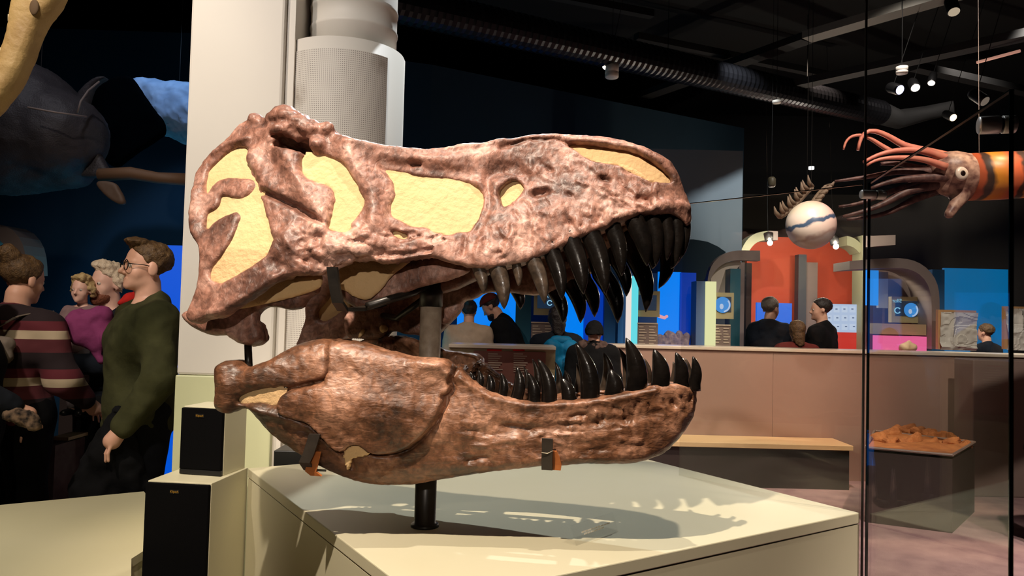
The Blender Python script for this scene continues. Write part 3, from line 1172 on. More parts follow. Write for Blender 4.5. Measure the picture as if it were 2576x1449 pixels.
# near quadrate wing below the cheek
slab_px('quadrate_bone', [(505, 770), (460, 791), (469, 809), (492, 825), (526, 843), (582, 843), (592, 857), (618, 871), (639, 868), (660, 857), (663, 838),
                     (647, 796), (663, 778), (681, 771), (718, 778), (736, 780), (762, 773), (768, 757), (786, 741), (802, 733), (804, 700), (760, 680), (680, 700), (600, 750)],
        -0.215, 0.05, True, M_BONE, cranium)
slab_px('plaster_panel', [(585, 778), (640, 745), (690, 710), (720, 692), (780, 686), (815, 684), (815, 716), (803, 730), (770, 742), (700, 762), (640, 775), (600, 783)],
        -0.245, 0.018, True, M_FILL, cranium, noise=0.001)
slab_px('quadrate_condyle', [(574, 800), (610, 790), (650, 800), (663, 838), (660, 857), (639, 868), (618, 871), (592, 857), (582, 843), (570, 820)], -0.19, 0.10, True, M_BONE, cranium, noise=0.006)
# pterygoid wing in the middle
slab_px('pterygoid_bone', [z5(*p) for p in ((185, 250), (330, 130), (700, 60), (1040, 60), (1400, 130), (1660, 250), (1600, 300), (1350, 385), (1150, 420), (800, 560), (520, 675), (400, 660), (210, 520))],
        -0.13, 0.03, True, M_BONE, cranium)
slab_px('plaster_panel', [z5(*p) for p in ((195, 250), (330, 140), (700, 90), (1040, 130), (960, 210), (800, 320), (700, 470), (540, 605), (400, 560), (340, 530), (300, 490), (210, 470))],
        -0.152, 0.018, True, M_FILL, cranium, noise=0.001)
# palate roof between the tooth rows
slab_px('palate_bone', [(930, 610), (1100, 600), (1300, 590), (1500, 545), (1660, 500), (1690, 530), (1560, 570), (1460, 610), (1330, 665), (1230, 690), (1120, 740), (1060, 735), (1000, 690)],
        0.0, 0.05, True, M_BONE, cranium)
# far cheek bone with the far tooth row
slab_px('maxilla_flange', [(1090, 680), (1200, 670), (1330, 640), (1450, 590), (1560, 560), (1600, 590), (1560, 660), (1480, 690), (1420, 722), (1360, 745), (1290, 738), (1222, 735), (1197, 752), (1166, 757), (1157, 790), (1122, 824), (1085, 800)],
        0.13, 0.04, True, M_BONE, cranium)
# far quadrate wing
slab_px('quadrate_bone', [z5(*p) for p in ((290, 700), (520, 660), (800, 560), (1150, 430), (1560, 560), (1560, 620), (1520, 720), (1370, 880), (1250, 990), (1050, 950), (940, 945), (800, 890), (740, 960), (640, 1000), (420, 990), (300, 985))],
        0.20, 0.05, True, M_BONE, cranium)
for pl in (((410, 985), (430, 930), (460, 885), (500, 865), (530, 880), (520, 920), (480, 965), (450, 990)),
           ((650, 835), (720, 820), (755, 850), (768, 885), (735, 925), (695, 945), (650, 920)),
           ((640, 690), (700, 655), (780, 630), (760, 660), (700, 690)),
           ((1380, 620), (1440, 600), (1472, 650), (1440, 720), (1390, 760))):
    slab_px('plaster_panel', [z5(*p) for p in pl], 0.165, 0.02, True, M_FILL, cranium, noise=0)

# ------------------------------------------------------------------ the steel mount
PED_Z = 0.9
stand = empty('skull_mount_stand', (SK_O[0], SK_O[1], PED_Z), 'upright dark steel post with straps carrying the dinosaur skull', 'stand')
b = MB()
b._lathe(np.array([SK_O[0], SK_O[1], PED_Z]), [(0.040, 0.0), (0.040, 0.006), (0.036, 0.010), (0.0305, 0.012), (0.0305, 0.20), (0.0305, 0.30)], 28, np.array([0, 0, 1.0]))
b.build('lower_post', M_STEEL_BLACK, stand, smooth=True)
b = MB()
b._lathe(np.array([SK_O[0], SK_O[1], PED_Z + 0.30]), [(0.0305, 0), (0.0305, 0.325)], 28, np.array([0, 0, 1.0]))
b.build('upper_post', M_STEEL_WORN, stand, smooth=True)
b = MB()
b._lathe(np.array([SK_O[0], SK_O[1], PED_Z + 0.622]), [(0.0335, 0), (0.0335, 0.09)], 28, np.array([0, 0, 1.0]))
b.build('post_collar', M_STEEL_BLACK, stand, smooth=True)


def bar(name, pts, r, m, parent, flat=None):
    bb = MB()
    bb.tube(pts, r, 10)
    return bb.build(name, m, parent, smooth=True)


def ribbon(name, pts, width_dir, w, th, m, parent):
    """flat strap following pts"""
    bb = MB()
    wd = np.array(width_dir, dtype=float)
    wd /= np.linalg.norm(wd)
    pts = [np.array(p, dtype=float) for p in pts]
    ring = []
    for i, p in enumerate(pts):
        t = pts[min(i + 1, len(pts) - 1)] - pts[max(0, i - 1)]
        t /= np.linalg.norm(t)
        n = np.cross(t, wd)
        n /= np.linalg.norm(n) + 1e-9
        ring.append([p + wd * w / 2 + n * th / 2, p - wd * w / 2 + n * th / 2, p - wd * w / 2 - n * th / 2, p + wd * w / 2 - n * th / 2])
    vs_ = [q for r_ in ring for q in r_]
    fs = []
    for i in range(len(ring) - 1):
        for k in range(4):
            fs.append((4 * i + k, 4 * i + (k + 1) % 4, 4 * i + 4 + (k + 1) % 4, 4 * i + 4 + k))
    fs.append((3, 2, 1, 0))
    e = 4 * (len(ring) - 1)
    fs.append((e, e + 1, e + 2, e + 3))
    bb.add(vs_, fs)
    return bb.build(name, m, parent)


def lw(px, py, v, up=False):
    s, z = px_on(px, py, v, up)
    return to_world(s, v, z, up)


top_post = np.array([SK_O[0], SK_O[1], PED_Z + 0.69])
bar('support_arm', [top_post, lw(1040, 735, -0.1, True), lw(925, 770, -0.22, True)], 0.011, M_STEEL_BLACK, stand)
ribbon('support_strap', [lw(836, 672, -0.30, True), lw(842, 720, -0.29, True), lw(850, 760, -0.28, True), lw(862, 778, -0.25, True), lw(905, 778, -0.2, True), lw(960, 765, -0.12, True)],
       SK_A, 0.028, 0.010, M_STEEL_BLACK, stand)
bar('hanging_peg', [lw(624, 868, -0.2, True), lw(626, 924, -0.25)], 0.010, M_STEEL_BLACK, stand)
bar('support_arm', [top_post + np.array([0, 0, -0.03]), lw(1000, 800, 0.12, True), lw(940, 790, 0.22, True)], 0.010, M_STEEL_BLACK, stand)


def clamp_at(pts_px, off, w):
    out = []
    for x, y in pts_px:
        s, z = px_side(x, y, False, off)
        vv = -(float(w_low(s, z)) + off)
        out.append(to_world(s, vv, z, False))
    return out


c1 = clamp_at([(792, 1092), (786, 1112), (777, 1140), (766, 1162)], 0.028, 0)
ribbon('jaw_clamp', c1 + [c1[-1] + SK_T * 0.03 + UPZ * -0.025, c1[-1] + SK_T * 0.10 + UPZ * -0.04], SK_A, 0.030, 0.006, M_STRAP, stand)
c2 = clamp_at([(793, 1135), (788, 1160), (782, 1185), (796, 1196)], 0.016, 0)
ribbon('leather_pad', c2, SK_A, 0.030, 0.006, M_LEATHER, stand)
c3 = clamp_at([(1377, 1103), (1377, 1130), (1376, 1155), (1376, 1180)], 0.014, 0)
ribbon('jaw_clamp', c3 + [c3[-1] + SK_T * 0.05 + UPZ * -0.002, c3[-1] + SK_T * 0.12], SK_A, 0.028, 0.006, M_STRAP, stand)
c4 = clamp_at([(1389, 1134), (1397, 1150), (1402, 1168), (1400, 1182)], 0.008, 0)
ribbon('leather_pad', c4, SK_A, 0.022, 0.006, M_LEATHER, stand)
bar('retaining_wire', clamp_at([(1362, 1138), (1377, 1141), (1391, 1134)], 0.019, 0), 0.0012, mat('pale_wire', srgb(200, 190, 170), 0.4, metal=0.6), stand)
bar('cross_arm', [np.array([SK_O[0], SK_O[1], PED_Z + 0.27]) + SK_A * k for k in (-0.35, 0.0, 0.35)], 0.012, M_STEEL_BLACK, stand)


# ================================================================== pedestal
M_PED = mat('pale_green_paint', srgb(203, 198, 168), 0.42, color2=srgb(208, 203, 175), nscale=3, spec=0.35)
M_SEAM = mat('dark_seam', srgb(50, 46, 30), 0.8)
PA, PB, PC = atz(624, 1178, PED_Z), atz(1068, 1516, PED_Z), atz(2163, 1290, PED_Z)
PD = PA + PC - PB


def quad_prism(mb, p, z0, z1, inset=0.0):
    c = sum(p) / 4
    q = [c + (k - c) * (1 - inset) for k in p]
    mb.hexa([(k[0], k[1], z0) for k in q] + [(k[0], k[1], z1) for k in q])
    return mb


ped = empty('display_pedestal', ((PB[0] + PD[0]) / 2, (PB[1] + PD[1]) / 2, 0), 'large square pale green pedestal under the dinosaur skull', 'pedestal')
quad_prism(MB(), [PA, PB, PC, PD], PED_Z - 0.034, PED_Z).build('top_slab', M_PED, ped, bevel=0.003)
quad_prism(MB(), [PA, PB, PC, PD], PED_Z - 0.037, PED_Z - 0.034, 0.006).build('shadow_joint', M_SEAM, ped)
quad_prism(MB(), [PA, PB, PC, PD], 0.0, PED_Z - 0.037, 0.002).build('pedestal_body', M_PED, ped)


# ================================================================== the room
def poly_wall(name, pts, z0, z1, th, m, label=None):
    """a wall following a plan polyline, thickened away from the camera"""
    mb = MB()
    for (x0, y0), (x1, y1) in zip(pts[:-1], pts[1:]):
        mb.hexa([(x0, y0, z0), (x1, y1, z0), (x1, y1 + th, z0), (x0, y0 + th, z0), (x0, y0, z1), (x1, y1, z1), (x1, y1 + th, z1), (x0, y0 + th, z1)])
    o = mb.build(name, m)
    o['kind'] = 'structure'
    return o


M_CARPET = mat('mauve_carpet', srgb(118, 90, 94), 0.95, color2=srgb(158, 130, 126), nscale=5, bump=0.4, bscale=160, detail=8)
M_CEIL = mat('black_ceiling', srgb(10, 10, 11), 0.9)
M_NAVY = mat('navy_wall', srgb(14, 40, 56), 0.85, color2=srgb(17, 46, 64), nscale=1.5)
M_DGREY = mat('charcoal_wall', srgb(70, 66, 62), 0.9)
M_BLACKW = mat('black_wall', srgb(22, 22, 24), 0.9)
fl = MB().box((-9, -4, -0.1), (10, 14.2, 0)).build('floor', M_CARPET)
fl['kind'] = 'structure'
ce = MB().box((-9, -4, 5.3), (10, 14.2, 5.4)).build('ceiling', M_CEIL)
ce['kind'] = 'structure'
for nm, lo, hi, m in (('wall_back', (-9, 14, 0), (10, 14.2, 5.3), M_BLACKW), ('wall_left', (-9.2, -4, 0), (-9, 14.2, 5.3), M_BLACKW),
                      ('wall_right', (10, -4, 0), (10.2, 14.2, 5.3), M_BLACKW), ('wall_front', (-9.2, -4.2, 0), (10.2, -4, 5.3), M_BLACKW)):
    o = MB().box(lo, hi).build(nm, m)
    o['kind'] = 'structure'
NW = [(-8.9, 7.95), (-3.42, 8.07), (-1.0, 8.91), (3.44, 11.5)]
poly_wall('wall_navy', NW, 0, 4.42, 0.15, M_NAVY)
poly_wall('wall_charcoal', [(3.3, 12.6), (9.9, 11.9)], 0, 3.6, 0.15, M_DGREY)

# ------------------------------------------------------------------ column
M_WHITE = mat('offwhite_paint', srgb(214, 207, 196), 0.55, color2=srgb(218, 212, 202), nscale=2)
M_GREENP = mat('pale_green_wall_paint', srgb(198, 200, 158), 0.5, color2=srgb(204, 206, 166), nscale=2)
CD = 3.3
cx0 = at(457, 600, CD)[0]
cx1 = at(704, 400, CD)[0]
cx2 = at(726, 400, CD)[0]
zc = at(520, 945, CD)[2]
colm = empty('support_column', ((cx0 + cx1) / 2, CD + .22, 0), 'broad off-white column with pale green base behind the dinosaur skull', 'column')
MB().box((cx0, CD, zc), (cx1, CD + .45, 5.3)).build('column_shaft', M_WHITE, colm, bevel=0.012)
MB().box((cx0 - .003, CD - .003, 0), (cx1 + .003, CD + .453, zc)).build('column_base', M_GREENP, colm, bevel=0.006)
MB().box((cx1 + .001, CD + .03, 0), (cx2, CD + .45, 5.3)).build('column_rebate', M_WHITE, colm)
gx = at(612, 1100, CD)[0]
MB().box((gx - .003, CD - .006, .5), (gx + .003, CD - .002, at(614, 1036, CD)[2])).build('panel_joint', M_SEAM, colm)


def uv_panel(name, fn, nu, nv, m, parent, smooth=True):
    """grid surface; fn(i,j) -> point, (u, v)"""
    verts, faces, uvs = [], [], []
    for i in range(nu + 1):
        for j in range(nv + 1):
            p, uv = fn(i / nu, j / nv)
            verts.append(p)
            uvs.append(uv)
    for i in range(nu):
        for j in range(nv):
            a = i * (nv + 1) + j
            faces.append([a, a + nv + 1, a + nv + 2, a + 1])
    o = mesh_obj(name, verts, faces, m, parent, smooth)
    ul = o.data.uv_layers.new(name='UVMap')
    for p in o.data.polygons:
        for li in p.loop_indices:
            ul.data[li].uv = uvs[o.data.loops[li].vertex_index]
    return o


def perforated(name):
    m = bpy.data.materials.new(name)
    m.use_nodes = True
    N, L = m.node_tree.nodes, m.node_tree.links
    b = N['Principled BSDF']
    uv = N.new('ShaderNodeUVMap')
    uv.uv_map = 'UVMap'
    fr = N.new('ShaderNodeVectorMath')
    fr.operation = 'FRACTION'
    L.new(uv.outputs['UV'], fr.inputs[0])
    su = N.new('ShaderNodeVectorMath')
    su.operation = 'DISTANCE'
    su.inputs[1].default_value = (0.5, 0.5, 0)
    L.new(fr.outputs[0], su.inputs[0])
    lt = N.new('ShaderNodeMath')
    lt.operation = 'LESS_THAN'
    lt.inputs[1].default_value = 0.24
    L.new(su.outputs['Value'], lt.inputs[0])
    # two rusty stains
    col = (0.66, 0.62, 0.56, 1)
    prev = None
    for (u, v, r) in ((11.7, 169.0, 8.0), (56.0, 188.0, 7.0)):
        d = N.new('ShaderNodeVectorMath')
        d.operation = 'DISTANCE'
        d.inputs[1].default_value = (u, v, 0)
        L.new(uv.outputs['UV'], d.inputs[0])
        mr = N.new('ShaderNodeMapRange')
        mr.inputs['From Min'].default_value = r
        mr.inputs['From Max'].default_value = 0.0
        L.new(d.outputs['Value'], mr.inputs['Value'])
        if prev is None:
            prev = mr
        else:
            ad = N.new('ShaderNodeMath')
            ad.operation = 'ADD'
            ad.use_clamp = True
            L.new(prev.outputs[0], ad.inputs[0])
            L.new(mr.outputs[0], ad.inputs[1])
            prev = ad
    nz = N.new('ShaderNodeTexNoise')
    nz.inputs['Scale'].default_value = 0.25
    L.new(uv.outputs['UV'], nz.inputs['Vector'])
    mm = N.new('ShaderNodeMath')
    mm.operation = 'MULTIPLY'
    L.new(prev.outputs[0], mm.inputs[0])
    L.new(nz.outputs['Fac'], mm.inputs[1])
    st = N.new('ShaderNodeMix')
    st.data_type = 'RGBA'
    st.inputs[6].default_value = col
    st.inputs[7].default_value = srgb(112, 88, 58)
    L.new(mm.outputs[0], st.inputs['Factor'])
    mx = N.new('ShaderNodeMix')
    mx.data_type = 'RGBA'
    mx.inputs[7].default_value = srgb(140, 132, 125)
    L.new(st.outputs[2], mx.inputs[6])
    L.new(lt.outputs[0], mx.inputs['Factor'])
    L.new(mx.outputs[2], b.inputs['Base Color'])
    b.inputs['Roughness'].default_value = 0.6
    return m


DFX, DFY, DFR = at(862, 400, 3.56)[0], 3.56, 0.27
dif = empty('air_diffuser', (DFX, DFY, 0), 'white half-round perforated air diffuser with round duct above, beside the column', 'ventilation unit')


def halfround(r, z0, z1, a0, a1, n, mb, y_back):
    pts = [(DFX + r * math.sin(a0 + (a1 - a0) * k / n), DFY - r * math.cos(a0 + (a1 - a0) * k / n)) for k in range(n + 1)]
    poly = pts + [(pts[-1][0], y_back), (pts[0][0], y_back)]
    mb.prism([(p[0], p[1], z0) for p in poly], (0, 0, z1 - z0))


mb = MB()
halfround(DFR, 0.0, 2.695, -math.pi / 2, math.pi / 2, 40, mb, DFY + 0.05)
mb.build('diffuser_body', M_WHITE, dif, smooth=False)
for p in bpy.data.objects['diffuser_body'].data.polygons:
    p.use_smooth = abs(p.normal.z) < 0.5
A0, A1 = -1.02, 0.95
arc = DFR * (A1 - A0)
uv_panel('perforated_panel', lambda u, v: ((DFX + (DFR + .004) * math.sin(A0 + (A1 - A0) * u), DFY - (DFR + .004) * math.cos(A0 + (A1 - A0) * u), 0.95 + 1.69 * v),
                                           (u * arc / .0088, v * 1.69 / .0088)), 40, 4, perforated('perforated_white_steel'), dif)
mb = MB()
mb._lathe(np.array([DFX + .03, DFY + .02, 2.695]), [(.199, 0), (.199, .10), (.203, .105), (.203, .12), (.199, .125), (.199, .2), (.203, .205), (.203, .22), (.199, .225), (.199, 2.6)], 40, np.array([0, 0, 1.0]))
mb.build('round_duct', M_WHITE, dif, smooth=True)

# ------------------------------------------------------------------ loudspeakers
M_CAB = mat('cream_cabinet', srgb(206, 202, 172), 0.4)
M_GRILLE = mat('black_grille_cloth', srgb(4, 4, 5), 0.95, color2=srgb(7, 7, 8), nscale=400, bump=0.2, bscale=900, spec=0.1)
M_BLKPL = mat('black_plastic', srgb(20, 20, 21), 0.4)
M_GOLD = mat('gold_badge', srgb(196, 150, 60), 0.35, metal=0.6)


def loudspeaker(fl_, fr_, depth, z0, z1, label, badge_u, strip):
    fl_, fr_ = np.array(fl_), np.array(fr_)
    ax = (fr_ - fl_)
    wd = np.linalg.norm(ax)
    ax /= wd
    bk = np.array([-ax[1], ax[0], 0])
    root = empty('loudspeaker', (*(((fl_ + fr_) / 2 + bk * depth / 2)[:2]), z0), label, 'loudspeaker', 'stacked loudspeakers')

    def bx(u0, u1, d0, d1, a, b_):
        q = [fl_ + ax * u0 * wd + bk * d0, fl_ + ax * u1 * wd + bk * d0, fl_ + ax * u1 * wd + bk * d1, fl_ + ax * u0 * wd + bk * d1]
        return MB().hexa([(p[0], p[1], a) for p in q] + [(p[0], p[1], b_) for p in q])
    bx(0, 1, .018, depth, z0, z1).build('cabinet', M_CAB, root, bevel=0.002)
    zs = z0 + strip
    bx(.004, .996, 0, .018, zs, z1 - .004).build('grille', M_GRILLE, root, bevel=0.004)
    if strip:
        bx(.004, .996, .002, .018, z0 + .002, zs).build('foot_strip', M_BLKPL, root, bevel=0.002)
    zb = z1 - .030
    bc = fl_ + ax * wd * badge_u - bk * .0015
    hb = .016
    q = [bc - ax * hb - bk * 0, bc + ax * hb - bk * 0, bc + ax * hb + bk * .002, bc - ax * hb + bk * .002]
    bdg = MB().hexa([(p[0], p[1], zb - .0065) for p in q] + [(p[0], p[1], zb + .0065) for p in q]).build('badge', M_BLKPL, root)
    text_mesh('badge_lettering', 'Klipsch', .0105, M_GOLD, (bc - bk * .001) * np.array([1, 1, 0]) + np.array([0, 0, zb]), math.atan2(ax[1], ax[0]), bdg)
    return root


tl, tr = atz(365, 1211, PED_Z), atz(526, 1219, PED_Z)
loudspeaker(tl, tr, 0.30, 0, PED_Z, 'tall cream loudspeaker with black front, the lower of the two stacked', .47, 0)
sl, sr = atz(449, 1193, PED_Z), atz(554, 1200, PED_Z)
loudspeaker(sl, sr, 0.17, PED_Z, at(500, 1029, 2.74)[2], 'small black-fronted bookshelf loudspeaker standing on the tall one', .46, .020)
MB().box((at(688, 1150, 3.1)[0], 3.1, 0), (at(775, 1150, 3.1)[0], 3.26, at(720, 1134, 3.1)[2])).build('bass_speaker', M_BLKPL, None, bevel=.004)
tag(bpy.data.objects['bass_speaker'], 'low black box behind the pedestal at the foot of the column', 'loudspeaker')

# ------------------------------------------------------------------ left platform
M_PLAT = mat('pale_platform_paint', srgb(206, 200, 164), 0.4, color2=srgb(212, 206, 172), nscale=2)
PZ = 0.65
e0, e1 = atz(-400, 1308, PZ), atz(362, 1236, PZ)
e2 = e1 + (e1 - e0) / np.linalg.norm((e1 - e0)[:2]) * .02
plat = empty('low_platform', ((e0[0] + e1[0]) / 2, 2.2, 0), 'low pale platform at the left in front of the visitors', 'platform')
pq = [np.array([e0[0] - .5, 0.6, 0]), np.array([-.27, 0.6, 0]), np.array([-1.262, 2.63, 0]), np.array([-1.262, 2.96, 0]), e1, e0, np.array([e0[0] - .5, e0[1], 0])]
MB().prism([(p[0], p[1], PZ - .03) for p in pq], (0, 0, .03)).build('platform_top', M_PLAT, plat)
cpq = sum(pq) / len(pq)
MB().prism([(*(cpq + (p - cpq) * .995)[:2], 0) for p in pq], (0, 0, PZ - .03)).build('platform_body', M_PLAT, plat)

# ------------------------------------------------------------------ glass balustrade
def glass_mat():
    m = bpy.data.materials.new('clear_glass')
    m.use_nodes = True
    N, L = m.node_tree.nodes, m.node_tree.links
    out = N['Material Output']
    N.remove(N['Principled BSDF'])
    tr = N.new('ShaderNodeBsdfTransparent')
    tr.inputs['Color'].default_value = (0.93, 0.93, 0.91, 1)
    gl = N.new('ShaderNodeBsdfGlossy')
    gl.inputs['Roughness'].default_value = 0.0
    gl.inputs['Color'].default_value = (0.95, 0.97, 0.95, 1)
    lw_ = N.new('ShaderNodeLayerWeight')
    lw_.inputs['Blend'].default_value = 0.5
    pw_ = N.new('ShaderNodeMath')
    pw_.operation = 'POWER'
    pw_.inputs[1].default_value = 5.0
    L.new(lw_.outputs['Facing'], pw_.inputs[0])
    fr = N.new('ShaderNodeMath')
    fr.operation = 'MULTIPLY_ADD'
    fr.inputs[1].default_value = 0.30
    fr.inputs[2].default_value = 0.022
    L.new(pw_.outputs[0], fr.inputs[0])
    mx = N.new('ShaderNodeMixShader')
    L.new(fr.outputs[0], mx.inputs[0])
    L.new(tr.outputs[0], mx.inputs[1])
    L.new(gl.outputs[0], mx.inputs[2])
    L.new(mx.outputs[0], out.inputs['Surface'])
    return m


M_GLASS = glass_mat()
M_GEDGE = mat('green_glass_edge', srgb(14, 26, 22), 0.15, coat=0.5)
M_CHROME = mat('polished_steel', srgb(214, 208, 202), 0.3, metal=0.35)
GTOP = at(2168, 459, 2.46)[2]
g_c = atz(2168, 1290, PED_Z)
g_far = np.array([*at(1737, 511, 1)[:2], 0])
g_far = CAM + ray(1737, 511) * ((GTOP - CAM_Z) / ray(1737, 511)[2])
dirg = (g_far - g_c) * np.array([1, 1, 0])
g_far = g_far + dirg / np.linalg.norm(dirg) * .03
g_near = CAM + ray(2546, 224) * ((GTOP - CAM_Z) / ray(2546, 224)[2])


def pane(p0, p1, label, far=True):
    p0, p1 = np.array([*p0[:2], 0]), np.array([*p1[:2], 0])
    edges = ((p0, 1), (p1, -1)) if far else ()
    d = (p1 - p0) / np.linalg.norm(p1 - p0)
    n = np.array([-d[1], d[0], 0]) * .004
    root = empty('glass_balustrade', (p0 + p1) / 2, label, 'glass', 'glass balustrade panels')
    # one sheet of glass, with dark green polished edges
    MB().hexa([tuple(q_) for q_ in (p0 - n + [0, 0, .02], p1 - n + [0, 0, .02], p1 + n + [0, 0, .02], p0 + n + [0, 0, .02], p0 - n + [0, 0, GTOP], p1 - n + [0, 0, GTOP], p1 + n + [0, 0, GTOP], p0 + n + [0, 0, GTOP])]).build('glass_sheet', M_GLASS, root)
    for q, s in edges:
        MB().hexa([tuple(q - n + [0, 0, .02]), tuple(q + n + [0, 0, .02]), tuple(q + n + d * s * .004 + [0, 0, .02]), tuple(q - n + d * s * .004 + [0, 0, .02]),
                   tuple(q - n + [0, 0, GTOP]), tuple(q + n + [0, 0, GTOP]), tuple(q + n + d * s * .004 + [0, 0, GTOP]), tuple(q - n + d * s * .004 + [0, 0, GTOP])]).build('glass_edge', M_GEDGE, root)
    MB().hexa([tuple(p0 - n + [0, 0, GTOP - .003]), tuple(p1 - n + [0, 0, GTOP - .003]), tuple(p1 + n + [0, 0, GTOP - .003]), tuple(p0 + n + [0, 0, GTOP - .003]),
               tuple(p0 - n + [0, 0, GTOP]), tuple(p1 - n + [0, 0, GTOP]), tuple(p1 + n + [0, 0, GTOP]), tuple(p0 + n + [0, 0, GTOP])]).build('glass_edge', M_GEDGE, root)
    return root


gd = (g_far - g_c) / np.linalg.norm(g_far - g_c)
pane(g_c + gd * .012, g_far, 'tall glass panel along the rear edge of the pedestal', far=False)
gd2 = (g_near - g_c) * np.array([1, 1, 0])
gd2 /= np.linalg.norm(gd2)
pane(g_c + gd2 * .012 + np.array([.012, 0, 0]), g_near, 'tall glass panel at the right edge of the photo, nearest the viewer')


def standoff(c, axis, r, ln, label):
    root = empty('glass_clamp', c, label, 'clamp', 'round steel glass clamps')
    a = np.array(axis, dtype=float)
    a /= np.linalg.norm(a)
    MB()._lathe(np.array(c) - a * ln / 2, [(r * .92, 0), (r, .002), (r, ln * .56), (r * .9, ln * .57)], 28, a).build('clamp_body', M_CHROME, root, smooth=True)
    MB()._lathe(np.array(c) - a * ln / 2, [(r * .8, ln * .57), (r * .8, ln * .64)], 28, a).build('clamp_gasket', M_BLKPL, root, smooth=True)
    MB()._lathe(np.array(c) - a * ln / 2, [(r * .9, ln * .64), (r, ln * .65), (r, ln - .002), (r * .92, ln)], 28, a).build('clamp_cap', M_CHROME, root, smooth=True)


cA = at(2196, 490, 2.43)
standoff(cA, (1, 0.1, 0.0), .0145, .078, 'polished steel glass clamp at the joint beside the tentacles')
dn = np.linalg.norm(g_near[:2])
cB = at(2508, 314, g_near[1] + .03)
standoff(cB, (1, -.25, 0.0), .0175, .064, 'polished steel glass clamp high on the nearest glass panel')
pst = np.array([g_c[0] + .006, g_c[1] + .010, 0])
MB()._lathe(pst, [(.0042, 0), (.0042, 5.3)], 10, np.array([0, 0, 1.0])).build('tension_rod', M_STEEL_BLACK, None, smooth=True)
tag(bpy.data.objects['tension_rod'], 'thin dark vertical rod from floor to ceiling at the glass joint', 'rod')

# ------------------------------------------------------------------ small acrylic sign
M_ACR = glass_mat()
M_ACR.name = 'clear_acrylic'
for nd in M_ACR.node_tree.nodes:
    if nd.type == 'BSDF_TRANSPARENT':
        nd.inputs['Color'].default_value = (1, 1, 1, 1)
s0, s1 = atz(1450, 1374, PED_Z), atz(1556, 1336, PED_Z)
sd_ = (s1 - s0) / np.linalg.norm(s1 - s0)
sn = np.array([-sd_[1], sd_[0], 0])
if sn[1] < 0:
    sn = -sn
sgn = empty('acrylic_sign', (s0 + s1) / 2, 'small clear acrylic sign standing on the front of the pedestal', 'sign')
th_ = .0025
H = at(1553, 1288, s1[1] + .02)[2] - PED_Z
MB().hexa([tuple(s0 + [0, 0, .001]), tuple(s1 + [0, 0, .001]), tuple(s1 + sn * th_ + [0, 0, .001]), tuple(s0 + sn * th_ + [0, 0, .001]),
           tuple(s0 + sn * .02 + [0, 0, H]), tuple(s1 + sn * .02 + [0, 0, H]), tuple(s1 + sn * (.02 + th_) + [0, 0, H]), tuple(s0 + sn * (.02 + th_) + [0, 0, H])]).build('sign_face', M_ACR, sgn)
MB().hexa([tuple(p) for p in (s0 + [0, 0, .0005], s1 + [0, 0, .0005], s1 + sn * .045 + [0, 0, .0005], s0 + sn * .045 + [0, 0, .0005],
                              s0 + [0, 0, .003], s1 + [0, 0, .003], s1 + sn * .045 + [0, 0, .003], s0 + sn * .045 + [0, 0, .003])]).build('sign_foot', M_ACR, sgn)
M_PRINT = mat('white_print', srgb(226, 222, 214), 0.6)
for k, (u0, u1, hh) in enumerate(((.18, .86, .52), (.22, .70, .40))):
    for j in range(9 - 3 * k):
        ua = u0 + (u1 - u0) * j / (9 - 3 * k)
        ub = ua + (u1 - u0) / (9 - 3 * k) * .78
        p0 = s0 + (s1 - s0) * ua + sn * (.02 * hh - .0012)
        p1 = s0 + (s1 - s0) * ub + sn * (.02 * hh - .0012)
        MB().hexa([tuple(p0 + [0, 0, H * hh]), tuple(p1 + [0, 0, H * hh]), tuple(p1 + sn * .0008 + [0, 0, H * hh]), tuple(p0 + sn * .0008 + [0, 0, H * hh]),
                   tuple(p0 + [0, 0, H * hh + .004]), tuple(p1 + [0, 0, H * hh + .004]), tuple(p1 + sn * .0008 + [0, 0, H * hh + .004]), tuple(p0 + sn * .0008 + [0, 0, H * hh + .004])]).build('print_mark', M_PRINT, sgn)


# ================================================================== people
SKIN = {'fair': mat('fair_skin', srgb(222, 172, 146), 0.5, color2=srgb(214, 160, 134), nscale=20),
        'pink': mat('pink_skin', srgb(232, 184, 164), 0.5)}


def cloth(name, rgb, rgb2=None, rough=0.9):
    return mat(name, srgb(*rgb), rough, color2=srgb(*(rgb2 or tuple(min(255, int(c * 1.25 + 4)) for c in rgb))), nscale=14, bump=0.35, bscale=30, spec=0.2)


